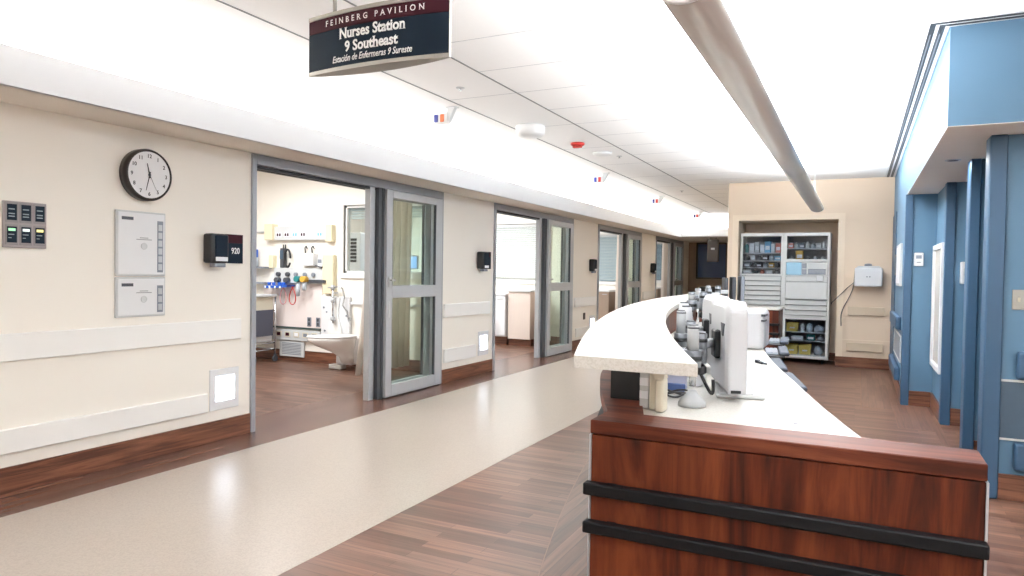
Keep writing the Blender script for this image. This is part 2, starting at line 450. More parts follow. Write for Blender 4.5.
# back wall with the niche
XN0, XN1, ZN, YB, XB0, XB1 = -1.62, -0.265, 2.085, 10.9, -1.775, 0.42
b = MB()
b.box(XB0, XN0, YB, 11.7, 0, CEIL); b.box(XN1, XB1, YB, 11.7, 0, CEIL); b.box(XN0, XN1, YB, 11.7, ZN, CEIL)
b.box(XN0, XN1, 11.62, 11.7, 0, ZN)
b.box(XB0, XB0 + .12, 11.7, YEND, 0, CEIL)
struct(b.build('wall_back', M['tan']))
b = MB(); c = .085
b.box(XN0 - c, XN0, YB - .014, YB, 0, ZN + c); b.box(XN1, XN1 + c, YB - .014, YB, 0, ZN + c); b.box(XN0, XN1, YB - .014, YB, ZN, ZN + c)
struct(b.build('trim_9', M['tan_trim']), 'tan casing around the cabinet niche')
b = MB()
b.box(XN1 + c, XB1, YB - .006, YB, .69, .70); b.box(XN1 + c, XB1, YB - .006, YB, .385, .395)
struct(b.build('trim_10', M['tan_trim']), 'thin wall joints beside the niche')
b = MB()
b.box(XN1 + .0, XB1, YB - .016, YB - .014 + .012, 0, .15); b.box(XB0, XN0 + 0, YB - .016, YB - .002, 0, .15); b.box(XN0, XN1, 11.61, 11.62, 0, .12)
struct(b.build('baseboard_back', M['basewood']))
for q, (x0, x1, z0, z1) in enumerate([(-.12, .335, .735, .855), (-.125, .33, .235, .355)]):
    struct(bx(x0, x1, YB - .032, YB - .007, z0, z1, 'trim_%d' % (11 + q), M['tanguard'], bev=.004), ('upper' if q == 0 else 'lower') + ' tan wall guard block on the back wall')

# end of the hall
b = MB()
b.box(XW, -3.98, YEND, YEND + .12, 0, CEIL); b.box(-3.98, -1.775, YEND, YEND + .12, 0, 1.16); b.box(-3.98, -1.775, YEND, YEND + .12, 2.14, CEIL)
struct(b.build('wall_end', M['taupe']))
w = sroot('window_5', (-3.0, YEND, 1.16), 'dark blue glazed screen at the far end of the hall')
b = MB()
for x0, x1 in ((-3.98, -3.94), (-3.2, -3.15), (-2.5, -2.45), (-1.82, -1.775)): b.box(x0, x1, YEND - .02, YEND + .05, 1.16, 2.14)
b.box(-3.98, -1.775, YEND - .02, YEND + .05, 1.16, 1.2); b.box(-3.98, -1.775, YEND - .02, YEND + .05, 2.10, 2.14)
b.build('window_frame', M['brown'], w)
bx(-3.98, -1.775, YEND + .01, YEND + .02, 1.2, 2.1, 'pane', M['darkglass'], w)

# right hand blue walls, stepping back and forth
b = MB()
b.box(.42, .68, 8.0, YB, 0, RSOF); b.box(.68, 1.7, 7.1, YB, 0, RSOF)
b.box(.42, .44, 8.0, YB, RSOF, CEIL)
struct(b.build('wall_right', M['blue']))
struct(bx(.70, 1.7, 5.77, 5.90, 0, RSOF, 'wall_right.001', M['blue']))
struct(bx(1.6, 1.7, 5.90, 7.1, 0, RSOF, 'wall_right.002', M['blue']))
struct(bx(.69, 4.0, 4.87, 5.0, 0, RSOF, 'wall_right.003', M['blue']))
struct(bx(1.6, 1.7, 5.0, 5.77, 0, RSOF, 'wall_right.004', M['blue']))
b = MB(); b.box(.42, 4.0, 4.51, 8.0, RSOF + .004, CEIL); b.box(.44, 1.7, 8.0, YB, RSOF + .004, CEIL)
struct(b.build('wall_right.005', M['blue']), 'blue fascia over the right hand walls')
struct(bx(.42, 4.0, 4.51, 8.0, RSOF, RSOF + .004, 'ceiling_soffit', M['soffit']))
b = MB()
b.box(.665, .752, 4.845, 4.87, .0, RSOF, .006); b.box(.665, .69, 4.87, 5.0, 0, RSOF, .006)
struct(b.build('trim_13', M['bluetrim']), 'deep blue corner guard on the near wall end')
b = MB(); b.box(.678, .745, 5.745, 5.77, 0, RSOF, .006); b.box(.678, .70, 5.77, 5.90, 0, RSOF, .006)
struct(b.build('trim_14', M['bluetrim']), 'deep blue corner guard on the second wall end')
b = MB(); b.box(.665, .74, 7.078, 7.1, 0, RSOF, .005); b.box(.665, .68, 7.1, 7.2, 0, RSOF, .005)
struct(b.build('trim_15', M['bluetrim']), 'deep blue corner guard beside the white framed window')
b = MB(); b.box(.408, .478, 7.98, 8.0, 0, RSOF, .005); b.box(.408, .42, 8.0, 8.1, 0, RSOF, .005)
struct(b.build('trim_16', M['bluetrim']), 'deep blue corner guard on the farthest wall end')
struct(bx(.41, .42, 10.0, 10.88, 0, 2.10, 'trim_17', M['bluetrim']), 'deep blue strip at the back corner')
b = MB()
for q in ((.752, 4.0, 4.855, 4.87), (.745, 1.6, 5.757, 5.77), (.74, 1.6, 7.087, 7.1), (.478, .665, 7.987, 8.0)): b.box(*q, 0, .148)
for q in ((.408, .42, 8.1, 10.88), (.667, .68, 7.2, 7.987)): b.box(*q, 0, .148)
struct(b.build('baseboard_right', M['basewood']))

# lengthwise borders that follow the blue walls
b = MB()
b.box(.06, .408, 8.0, YB - .02, .0, .001); b.box(.06, .34, 7.64, 8.0, 0, .001); b.box(.34, .665, 6.74, 7.98, 0, .001); b.box(.60, .665, 5.9, 6.74, 0, .001)
struct(b.build('floor_border.001', M['plankYl']), 'lengthwise plank border beside the blue walls')
b = MB()
b.box(.054, .06, 7.634, YB - .02, 0, .0014); b.box(.06, .334, 7.634, 7.64, 0, .0014); b.box(.334, .34, 6.74, 7.64, 0, .0014); b.box(.334, .60, 6.734, 6.74, 0, .0014)
struct(b.build('floor_inlay', M['inlay']), 'pale inlay line in the plank floor by the blue walls')

def arc_x(o, y): return 18.641 - math.sqrt((20.463 - o) ** 2 - (y - 8.485) ** 2)
b = MB(); ys = [-.9 + 9.6 * i / 40 for i in range(41)]
b.loft([[(arc_x(-.185, y), y, 0), (arc_x(.10, y), y, 0), (arc_x(.10, y), y, .001), (arc_x(-.185, y), y, .001)] for y in ys], False)
struct(b.build('floor_border.002', M['plankYl']), 'curved plank border in front of the nurse station')
b = MB(); b.loft([[(arc_x(-.190, y), y, 0), (arc_x(-.1855, y), y, 0), (arc_x(-.1855, y), y, .0014), (arc_x(-.190, y), y, .0014)] for y in ys], False)
struct(b.build('floor_inlay.001', M['inlay']), 'pale inlay line along the curved border')

# behind the camera, so the light stays in the hall
struct(bx(XW, 4.0, -3.12, -3.0, 0, CEIL, 'wall_front', M['cream']))
struct(bx(3.9, 4.0, -3.0, 4.87, 0, CEIL, 'wall_right.006', M['cream']))

# patient rooms: cross walls, far wall, ceiling
for k, yp in enumerate(PART):
    b = MB()
    if k in (1, 2, 3, 4):
        x0, x1, z0, z1 = {1: (-6.09, -4.62, 1.22, 2.11), 2: (-6.6, -5.02, 1.13, 2.13), 3: (-6.2, -4.86, 1.08, 2.16), 4: (-6.0, -4.9, 1.08, 2.16)}[k]
        b.box(XROOM, x0, yp, yp + .12, 0, CEIL); b.box(x1, XW - .14, yp, yp + .12, 0, CEIL)
        b.box(x0, x1, yp, yp + .12, 0, z0); b.box(x0, x1, yp, yp + .12, z1, CEIL)
    else:
        b.box(XROOM, XW - .14, yp, yp + .12, 0, CEIL)
    struct(b.build('wall_room' + ('' if k == 0 else '.%03d' % k), M['cream']))
    if k:
        w = sroot('window_%d' % k, ((x0 + x1) / 2, yp, z0), 'framed observation window between two patient rooms')
        f = MB(); t = .065
        f.box(x0 - t, x0, yp - .025, yp + .13, z0 - t, z1 + t, .004); f.box(x1, x1 + t, yp - .025, yp + .13, z0 - t, z1 + t, .004)
        f.box(x0, x1, yp - .025, yp + .13, z1, z1 + t, .004); f.box(x0, x1, yp - .035, yp + .13, z0 - t, z0, .004)
        f.build('window_frame', M['rail'], w)
        f = MB(); f.box(x0, x0 + .03, yp + .02, yp + .09, z0, z1); f.box(x1 - .03, x1, yp + .02, yp + .09, z0, z1); f.box(x0, x1, yp + .02, yp + .09, z1 - .03, z1); f.box(x0, x1, yp + .02, yp + .09, z0, z0 + .03)
        f.build('sash', M['rail'], w)
        bx(x0 + .03, x1 - .03, yp + .05, yp + .056, z0 + .03, z1 - .03, 'pane', M['clear'], w)
        bl = thing('window_blind', ['', 'pale slatted blind in the window above the toilet', 'pale slatted blind in the second room window', 'grey blue slatted blind in the third room window', 'blue grey slatted blind in the farthest room window'][k], 'blind', ((x0 + x1) / 2, yp + (.08 if k == 1 else -.035), z0))
        bo = 0 if k == 1 else -.115
        f = MB(); n = int((z1 - z0 - .06) / .034) if k > 1 else 4
        for s_ in range(n):
            zz = z1 - .06 - s_ * .034; y_ = yp + bo
            f.prism([(x0 + .04, y_ + .077, zz - .009), (x0 + .04, y_ + .079, zz - .011), (x0 + .04, y_ + .105, zz + .009), (x0 + .04, y_ + .103, zz + .011)], (x1 - x0 - .08, 0, 0))
        f.build('slats', M['blindslat'] if k < 3 else M['blindblue'], bl)
        bx(x0 + .035, x1 - .035, yp + bo + .07, yp + bo + (.11 if k == 1 else .0895), z1 - .055, z1 - .02, 'head_rail', M['ltgrey'], bl)
struct(bx(XROOM - .1, XROOM, 3.3, YEND + .12, 0, CEIL, 'wall_outer', M['cream']))
struct(bx(XROOM, XW - .14, 3.3, YEND + .12, CEIL, CEIL + .1, 'ceiling_rooms', M['ceil']))
for k in (1, 2, 3):
    yp = PART[k]
    struct(bx(XROOM, XW - .14, yp - .012, yp, 0, .15, 'baseboard_room' + ('' if k == 1 else '.%03d' % (k - 1)), M['basewood']))

# sliding glass door units
for k, d in enumerate(DOORS):
    w = sroot('door_%d' % (k + 1), (XW, d, 0), 'aluminium framed sliding glass door to a patient room')
    b = MB()
    b.box(XW - .15, XW + .022, d, d + .042, 0, SOF - .002, .003)
    b.box(XW - .15, XW + .022, d + DW - .055, d + DW, 0, SOF - .002, .003)
    b.box(XW - .15, XW + .022, d + .042, d + DW - .055, 2.068, SOF - .002, .003)
    b.build('door_frame', M['alumd'], w)
    b = MB(); b.box(XW - .13, XW - .095, d + .042, d + DW - .055, 2.045, 2.068); b.box(XW - .06, XW - .025, d + .042, d + DW - .055, 2.045, 2.068)
    b.build('track', M['track'], w)
    b = MB(); b.box(XW - .085, XW - .02, d + 1.49, d + 1.565, 0.004, 2.068, .003)
    b.build('post', M['alum'], w)
    b = MB(); b.box(XW - .03, XW + .012, d + 1.585, d + 1.63, 0.004, 2.068); b.box(XW - .02, XW + .016, d + 1.64, d + 1.67, 0.004, 2.068)
    b.build('seal', M['seal'], w)
    for nm, xo, y0, y1 in (('door_leaf', .006, d + 1.672, d + 2.69), ('sliding_leaf', -.10, d + 1.60, d + 2.62)):
        L = MB(); xa, xb = XW + xo, XW + xo + .042
        L.box(xa, xb, y0, y0 + .095, .012, 2.06, .004); L.box(xa, xb, y1 - .12, y1, .012, 2.06, .004)
        L.box(xa, xb, y0 + .095, y1 - .12, .012, .13, .004); L.box(xa, xb, y0 + .095, y1 - .12, 1.985, 2.06, .004)
        L.box(xa, xb, y0 + .095, y1 - .12, .99, 1.115, .004)
        lf = L.build(nm, M['alum'], w)
        g = MB(); g.box(xa + .018, xa + .024, y0 + .09, y1 - .115, .125, .995); g.box(xa + .018, xa + .024, y0 + .09, y1 - .115, 1.11, 1.99)
        g.build('pane', M['glass'], lf)
        g = MB()
        for za, zb in ((.13, .99), (1.115, 1.985)):
            g.box(xa + .008, xa + .034, y0 + .095, y0 + .107, za, zb); g.box(xa + .008, xa + .034, y1 - .132, y1 - .12, za, zb)
        g.build('gasket', M['darkgrey'], lf)
        if nm == 'door_leaf':
            h = MB(); h.box(xb, xb + .012, y0 + .025, y0 + .06, 1.10, 1.2, .003); h.cyl((xb, y0 + .042, 1.17), (xb + .04, y0 + .042, 1.17), .008); h.box(xb + .03, xb + .042, y0 + .032, y0 + .10, 1.16, 1.18, .003)
            h.build('handle', M['silver'], lf)
            h = MB(); h.box(xb, xb + .006, y0 + .03, y0 + .055, .80, .96, .002); h.build('pull', M['ltgrey'], lf)

# ------------------------------------------------------------------ nurse station: a desk on a long arc
ACX, ACY, AR = 18.641, 8.485, 20.463
def arcx(o, y): return ACX - math.sqrt((AR - o) ** 2 - (y - ACY) ** 2)
def arcdir(y):
    n = Vector((arcx(0, y) - ACX, y - ACY)).normalized()
    return Vector((n.y, -n.x)) if n.x < 0 and Vector((n.y, -n.x)).y > 0 else Vector((-n.y, n.x))
def arcstrip(b, o0, o1, y0, y1, z0, z1, n=28, bev=0):
    ys = [y0 + (y1 - y0) * i / n for i in range(n + 1)]
    rows = [[(arcx(o0, y), y, z0), (arcx(o1, y), y, z0), (arcx(o1, y), y, z1), (arcx(o0, y), y, z1)] for y in ys]
    b.loft(rows, smooth=False)
    return b

NS = thing('nurse_station', 'long curved nurse station with red brown panels and white counter', 'reception desk', (-.5, 5, 0))
b = MB(); b.box(-.820, .331, 2.305, 2.48, 0, .708, .002); b.build('end_panel', M['desk'], NS)
b = MB(); b.box(-.824, .333, 2.298, 2.482, .712, .76, .003)
ys = [2.48 + (8.55 - 2.48) * i / 40 for i in range(41)]
def led(y): return .012 + .082 * max(0, 1 - (y - 2.48) / .95) ** 1.3
b.loft([[(arcx(led(y), y), y, .712), (arcx(.225, y), y, .712), (arcx(.225, y), y, .76), (arcx(led(y), y), y, .76)] for y in ys], False); b.build('ledge', M['desktop'], NS)
b = MB(); b.loft([[(arcx(led(y) + .02, y), y, 0), (arcx(.14, y), y, 0), (arcx(.14, y), y, .712), (arcx(led(y) + .02, y), y, .712)] for y in ys], False); b.build('front_panel', M['desk'], NS)
b = MB()
ys = [2.482 + (7.8 - 2.482) * i / 30 for i in range(31)]
b.loft([[(arcx(.2255, y), y, .715), (arcx(.96, y) - .05 * max(0, 1 - (y - 2.48) / 1.2), y, .715), (arcx(.96, y) - .05 * max(0, 1 - (y - 2.48) / 1.2), y, .75), (arcx(.2255, y), y, .75)] for y in ys], False)
b.build('worktop', M['solid'], NS)
b = MB(); arcstrip(b, .10, .20, 2.76, 8.5, .76, 1.0); b.build('riser', M['desk'], NS)
b = MB(); b.box(arcx(.10, 2.75), arcx(.226, 2.75), 2.742, 2.762, .7605, 1.0); b.build('riser_end', M['black'], NS)
b = MB(); arcstrip(b, 0, .329, 1.86, 8.6, 1.001, 1.035); b.build('counter', M['solid'], NS)
b = MB(); b.box(arcx(.15, 7.78), arcx(.94, 7.78), 7.74, 7.79, 0, .715); b.build('support_panel', M['desk'], NS)
for z0, z1 in ((.505, .547), (.373, .413)):
    b = MB()
    b.box(-.836, .338, 2.262, 2.304, z0, z1, .006, 2)
    b.loft([[(arcx(led(y) - .012, y), y, z0), (arcx(led(y) + .019, y), y, z0), (arcx(led(y) + .019, y), y, z1), (arcx(led(y) - .012, y), y, z1)] for y in [2.304] + ys[:-1]], False)
    b.build('bumper_rail', M['rubber'], NS)
for x in (-.826, .331):
    bx(x, x + .006, 2.297, 2.48, 0, .709, 'edge_trim', M['alum'], NS)

# second, lower desk at the far end
FD = thing('far_desk', 'low red brown desk with two black rails before the supply cabinet', 'desk', (-1.4, 9.8, 0))
bx(-1.95, -.9, 9.55, 10.1, 0, .83, 'body', M['desk'], FD)
bx(-1.97, -.885, 9.53, 10.12, .83, .855, 'top', M['solid'], FD, .004)
for z in (.63, .51): bx(-1.96, -.885, 9.515, 9.55, z, z + .03, 'bumper_rail', M['rubber'], FD, .005)

# monitors on the main desk, seen from behind
def white_monitor(px, py, label, z0=.785, h=.375, w=.46, t=.085):
    r = thing('monitor', label, 'monitor', (px, py, .75), 'white monitors along the nurse station')
    ax = Vector((-.148, .45)).normalized(); nn = Vector((ax.y, -ax.x))
    c = Vector((px, py))
    b = MB()
    def rr(off, inset):
        pts = []
        hw, rad = w / 2 - inset, .06
        prof = [(-hw, z0 + inset), (hw, z0 + inset)]
        for k in range(7):
            a = PI / 2 * k / 6; prof.append((hw - rad + rad * math.cos(a), z0 + h - inset - rad + rad * math.sin(a)))
        for k in range(7):
            a = PI / 2 + PI / 2 * k / 6; prof.append((-hw + rad + rad * math.cos(a), z0 + h - inset - rad + rad * math.sin(a)))
        for u, z in prof:
            p = c + ax * u + nn * off; pts.append((p.x, p.y, z))
        return pts
    b.loft([rr(-t / 2, .025), rr(-t / 2 + .012, .004), rr(-t / 2 + .02, 0), rr(t / 2 - .004, 0), rr(t / 2, .004)], False)
    b.build('housing', M['monwhite'], r)
    p = c + nn * (t / 2 + .001)
    b = MB(); b.obox((p.x, p.y), ax, nn, w / 2 - .03, .002, z0 + .03, z0 + h - .03); b.build('screen', M['black'], r)
    p = c - nn * (t / 2 + .012) + ax * -.04
    b = MB(); b.obox((p.x, p.y), ax, nn, .05, .014, z0 + .13, z0 + .25, .006); b.build('mount_plate', M['black'], r)
    q = c + ax * -.145 - nn * (t / 2 + .0005)
    b = MB(); b.prism([(q.x - ax.x * .05, q.y - ax.y * .05, z0 + .285), (q.x + ax.x * .045, q.y + ax.y * .045, z0 + .285), (q.x + ax.x * .012, q.y + ax.y * .012, z0 + .232), (q.x - ax.x * .02, q.y - ax.y * .02, z0 + .232)], (-nn.x * .003, -nn.y * .003, 0))
    b.build('vent', M['darkgrey'], r)
    q = c + ax * (-w / 2 - .001) 
    b = MB(); b.obox((q.x, q.y), ax, nn, .003, .02, z0 + .004, z0 + .016); b.build('port', M['black'], r)
    return r
white_monitor(-.507, 3.166, 'white monitor nearest the desk end above a keyboard')
white_monitor(-.683, 3.85, 'white monitor just behind the nearest monitor')

def arm(px, py, mx, my, label, ztop=1.07, zl=.95, hook=True):
    """pole on a conical foot with an elbowed arm reaching the back of a screen"""
    r = thing('articulated_mount', label, 'monitor mount', (px, py, .75), 'monitor arms along the nurse station')
    b = MB(); b.lathe([(.054, 0), (.054, .014), (.046, .026), (.026, .046), (.016, .062)], (px, py, .7505), seg=24); b.build('foot', M['armlight'], r)
    b = MB(); b.cyl((px, py, .83), (px, py, zl + .02), .014, 14); b.build('pole', M['chrome'], r)
    b = MB(); b.cyl((px, py, zl + .02), (px, py, ztop), .023, 16); b.build('sleeve', M['armlight'], r)
    b = MB(); b.cyl((px, py, ztop - .012), (px, py, ztop - .006), .0242, 16); b.cyl((px, py, ztop), (px, py, ztop + .004), .018, 16); b.build('cap', M['darkgrey'], r)
    ex, ey = px * .45 + mx * .55 - .012, py * .45 + my * .55
    d = Vector((ex - px, ey - py)); L = d.length; d.normalize()
    b = MB(); b.obox(((px + ex) / 2, (py + ey) / 2), d, (0, 0), L / 2, .018, zl - .035, zl + .012, .006); b.cyl((px, py, zl - .045), (px, py, zl + .022), .034, 16)
    b.build('lower_link', M['armgrey'], r)
    b = MB(); b.cyl((ex, ey, zl - .05), (ex, ey, zl + .075), .026, 16); b.cyl((ex, ey, zl + .075), (ex, ey, zl + .082), .02, 16); b.build('elbow', M['armgrey'], r)
    d2 = Vector((mx - ex, my - ey)); L2 = d2.length; d2.normalize()
    b = MB(); b.obox(((ex + mx) / 2, (ey + my) / 2), d2, (0, 0), L2 / 2, .014, zl + .01, zl + .045, .005); b.build('upper_link', M['armlight'], r)
    b = MB(); b.lathe([(.012, 0), (.026, .01), (.026, .032), (.014, .045)], (ex, ey, zl - .098), seg=14); b.build('tilt_knob', M['black'], r)
    b = MB(); b.cyl((ex, ey, zl + .04), (ex, ey, zl + .055), .0275, 16); b.build('collar', M['black'], r)
    b = MB(); b.cyl((px, py, zl - .02), (px, py, zl), .0355, 16); b.build('collar', M['black'], r)
    if hook:
        b = MB(); pts = []
        for k in range(13):
            t = k / 12
            pts.append((ex + (mx + .03 - ex) * t + .02 * math.sin(PI * t), ey + (my - .12 - ey) * t, zl - .09 - .085 * math.sin(PI * t * .9)))
        b.tube(pts, .007, 8); b.build('cable', M['black'], r)
    return r
arm(-.578, 2.79, -.5635, 3.107, 'silver monitor arm on a conical foot nearest the desk end')
arm(-.80, 3.56, -.7395, 3.791, 'second monitor arm from the desk end', ztop=1.085)
arm(-1.0, 4.75, -.86, 4.86, 'third monitor arm from the desk end', ztop=1.15, zl=1.075, hook=False)
arm(-1.13, 5.6, -.98, 5.7, 'fourth monitor arm from the desk end', ztop=1.16, zl=1.085, hook=False)
arm(-1.22, 6.5, -1.06, 6.6, 'monitor arm farthest from the desk end', ztop=1.17, zl=1.09, hook=False)

# tapered white lamp heads between the arms
for k, (px, py, lab) in enumerate([(-.86, 3.95, 'nearer tapered white desk lamp behind the monitor arms'), (-.985, 4.45, 'farther tapered white desk lamp behind the monitor arms')]):
    r = thing('desk_lamp', lab, 'lamp', (px, py, .75), 'white desk lamps')
    b = MB(); b.lathe([(.05, 0), (.05, .012), (.02, .02)], (px, py, .7505), seg=18); b.build('base', M['ltgrey'], r)
    b = MB(); b.lathe([(.06, .018), (.058, .05), (.032, .30), (.03, .335), (.02, .34)], (px, py, .7505), seg=20); b.build('lamp_shade', M['monwhite'], r)
    b = MB(); b.cyl((px, py, 1.088), (px, py, 1.096), .024, 14); b.build('cap', M['darkgrey'], r)
r = thing('desk_speaker', 'round grey and black speaker by the inner edge of the counter', 'speaker', (-.80, 3.35, .75))
b = MB(); b.cyl((-.845, 3.40, .905), (-.80, 3.345, .905), .048, 20); b.build('housing', M['midgrey'], r)
b = MB(); b.cyl((-.80, 3.345, .905), (-.775, 3.315, .905), .042, 20, .034); b.build('grille', M['black'], r)
b = MB(); b.cyl((-.825, 3.375, .7505), (-.825, 3.375, .87), .012, 12); b.lathe([(.05, 0), (.05, .01), (.014, .018)], (-.825, 3.375, .7505), seg=18); b.build('stand', M['silver'], r)

# keyboard under the nearest monitor
r = thing('keyboard', 'pale keyboard lying under the nearest white monitor', 'keyboard', (-.46, 3.28, .75))
ax = Vector((-.088, .43)).normalized(); nn = Vector((ax.y, -ax.x))
b = MB(); b.obox((-.475, 3.27), ax, nn, .225, .10, .7505, .768, .006); b.build('case', M['ltgrey'], r)
b = MB()
for i_ in range(14):
    for j_ in range(5):
        p = Vector((-.475, 3.27)) + ax * (-.2 + i_ * .0308) + nn * (-.072 + j_ * .036)
        b.obox((p.x, p.y), ax, nn, .0125, .0145, .768, .7735)
tag(b.build('keys', M['plastwhite'], r))

# printer, papers, phone and files
r = thing('desk_printer', 'white rounded desk printer behind the two white monitors', 'printer', (-.72, 5.3, .75))
b = MB(); b.box(-.885, -.575, 5.15, 5.45, .7505, 1.03, .035, 3); b.build('housing', M['monwhite'], r)
b = MB(); b.box(-.60, -.5735, 5.144, 5.3, .985, 1.0); b.box(-.60, -.5735, 5.144, 5.25, .95, .962); b.build('slot_grille', M['darkgrey'], r)
r = thing('desk_phone', 'beige telephone standing on end under the counter end', 'telephone', (-.68, 2.66, .75))
b = MB(); b.box(-.705, -.677, 2.62, 2.78, .7505, .93, .006, 2); b.build('handset_cradle', M['beige'], r)
b = MB(); b.box(-.674, -.642, 2.585, 2.66, .7505, .875, .008, 2); b.loft([[(-.674, 2.585, .875), (-.642, 2.585, .875), (-.642, 2.66, .875), (-.674, 2.66, .875)], [(-.682, 2.58, .90), (-.636, 2.58, .90), (-.636, 2.61, .90), (-.682, 2.61, .90)], [(-.70, 2.58, .965), (-.645, 2.58, .965), (-.645, 2.61, .965), (-.70, 2.61, .965)]], False)
b.build('handset', M['beige'], r)
r = thing('document_box', 'grey upright document box beside the beige telephone', 'file box', (-.76, 2.7, .75))
b = MB(); b.box(-.748, -.710, 2.64, 2.71, .7505, .97, .004); b.build('case', M['ltgrey'], r)
b = MB()
for z in (.79, .84, .89, .935): b.box(-.746, -.713, 2.634, 2.641, z, z + .03)
b.build('label_holders', M['paper'], r)
r = thing('document_tray', 'pale lilac paper tray with a blue lip under the counter', 'paper tray', (-.72, 3.2, .75))
b = MB(); b.box(-.82, -.69, 3.20, 3.22, .7505, .93); b.box(-.82, -.69, 3.12, 3.22, .7505, .758); b.build('tray', pm('lilac plastic', (206, 208, 226), .45), r)
b = MB(); b.box(-.82, -.675, 3.10, 3.118, .7505, .785, .004); b.build('lip', pm('blue lip plastic', (70, 96, 150), .45), r)
b = MB(); pts = []
for k in range(60):
    a = k / 59 * 4 * PI
    pts.append((-.67 + .055 * math.cos(a) - k * .0006, 2.93 + .05 * math.sin(a) + k * .0007, .757 + .012 * (1 + math.sin(a * 1.5))))
b.tube(pts, .0045, 6)
single(b.build('power_cable', M['black']), 'loose coil of black cable beside the silver arm foot', 'cable')
b = MB(); b.cyl((-.70, 3.44, .7905), (-.662, 3.29, .7905), .04, 24); single(b.build('paper_roll', M['paper']), 'white paper roll between monitor arm and keyboard', 'paper roll')
b = MB(); b.obox((-.515, 4.37), (.5, -.85), (0, 0), .05, .008, .7505, .765, .003); b.cyl((-.492, 4.335, .757), (-.465, 4.30, .757), .005, 8); b.obox((-.527, 4.388), (.5, -.85), (0, 0), .014, .013, .7505, .769, .003)
single(b.build('stylus', M['darkgrey']), 'small dark stylus lying on the white worktop', 'stylus')
b = MB(); b.obox((-.20, 2.655), (1, .05), (0, 0), .05, .035, .7503, .7518); b.mat(1); b.obox((-.21, 2.652), (1, .05), (0, 0), .03, .006, .7518, .7522); b.obox((-.18, 2.64), (1, .05), (0, 0), .012, .012, .7518, .7522)
single(b.build('desk_card', [M['paper'], M['greyink']]), 'small printed card near the end of the worktop', 'card')

# keyboard trays hung under the inner edge
def kb_tray(y, label, klabel, out=.0, L=.3):
    d = arcdir(y); n = Vector((d.y, -d.x))
    if n.x < 0: n = -n
    c = Vector((arcx(.96, y), y)) + n * (.02 + out)
    r = thing('keyboard_tray', label, 'keyboard tray', (c.x, c.y, .6), 'keyboard trays under the desk edge')
    b = MB(); b.obox((c.x, c.y), d, n, L, .075, .632, .644, .004); b.build('platform', M['black'], r)
    p = c + n * .07
    b = MB(); b.obox((p.x, p.y), d, n, L, .038, .645, .676, .012, 2); b.build('palm_rest', M['padgrey'], r)
    b = MB(); q = c - n * .11; b.obox((q.x, q.y), d, n, .05, .03, .644, .7145); b.build('bracket', M['black'], r)
    q = c - n * .02
    k = thing('keyboard', klabel, 'keyboard', (q.x, q.y, .644), 'keyboards on the pull out trays')
    b = MB(); b.obox((q.x, q.y), d, n, L - .06, .048, .6445, .66, .004); b.build('case', M['midgrey'], k)
    b = MB()
    for i_ in range(12):
        for j_ in range(3):
            s_ = q + d * (-(L - .09) + i_ * (2 * (L - .09) / 11)) + n * (-.03 + j_ * .03)
            b.obox((s_.x, s_.y), d, n, .016, .012, .66, .665)
    b.build('keys', M['midgrey'], k)
kb_tray(4.33, 'grey padded keyboard tray nearest the desk end', 'keyboard on the tray nearest the desk end')
kb_tray(5.1, 'second grey padded keyboard tray from the desk end', 'keyboard on the second tray from the desk end')
kb_tray(6.05, 'third grey padded keyboard tray from the desk end', 'keyboard on the third tray from the desk end', .09, .26)
kb_tray(7.05, 'grey padded keyboard tray farthest from the desk end', 'keyboard on the farthest tray', .11, .26)

# dark monitors on the far desk
for k, (x, lab) in enumerate([(-1.62, 'leftmost of three dark monitors on the far desk'), (-1.52, 'middle one of three dark monitors on the far desk'), (-1.41, 'rightmost of three dark monitors on the far desk')]):
    r = thing('monitor', lab, 'monitor', (x, 9.8, .855), 'dark monitors on the far desk')
    ax = Vector((-.12, .45)).normalized(); nn = Vector((ax.y, -ax.x))
    b = MB(); b.obox((x, 9.8), ax, nn, .2, .022, .93, 1.235 + .012 * k, .006); b.build('housing', M['darkgrey'] if k < 2 else M['midgrey'], r)
    q = Vector((x, 9.8)) + nn * .0235
    b = MB(); b.obox((q.x, q.y), ax, nn, .185, .0015, .95, 1.21); b.build('screen', M['black'], r)
    b = MB(); b.cyl((x - .005, 9.8, .87), (x - .005, 9.8, .95), .016, 12); b.obox((x - .005, 9.8), ax, (0, 0), .10, .036, .8555, .868, .003); b.build('stand', M['black'], r)
r = thing('label_printer', 'small white and black label printer on the far desk', 'printer', (-1.83, 9.75, .855))
b = MB(); b.box(-1.91, -1.76, 9.66, 9.84, .8555, .95, .01); b.build('housing', M['plastwhite'], r)
b = MB(); b.box(-1.90, -1.77, 9.653, 9.662, .93, .945); b.box(-1.89, -1.78, 9.68, 9.82, .95, .965); b.build('cover', M['black'], r)

# ------------------------------------------------------------------ ceiling and hanging things
r = thing('hanging_sign', 'dark curved ceiling sign with white lettering over the beige runner', 'sign', (-1.905, 2.478, SOF))
xa, xb, zc = -2.282, -1.529, SOF
def fy(x):
    u = (x - (xa + xb) / 2) / ((xb - xa) / 2); return 2.478 - .034 * (1 - u * u)
def by(x):
    u = (x - (xa + xb) / 2) / ((xb - xa) / 2); return 2.484 + .05 * (1 - u * u)
N = 20; xs = [xa + (xb - xa) * k / N for k in range(N + 1)]
def lens(z0, z1, dx=0.0, g=0.0):
    return [(x, fy(x) - g, z0) for x in xs] + [(x, by(x) + g, z0) for x in xs[::-1]]
b = MB(); b.prism(lens(zc + .018, 0), (0, 0, .168), smooth=False); b.build('navy_panel', M['navy'], r)
b = MB(); b.prism(lens(zc + .188, 0), (0, 0, .058)); b.build('maroon_panel', M['maroon'], r)
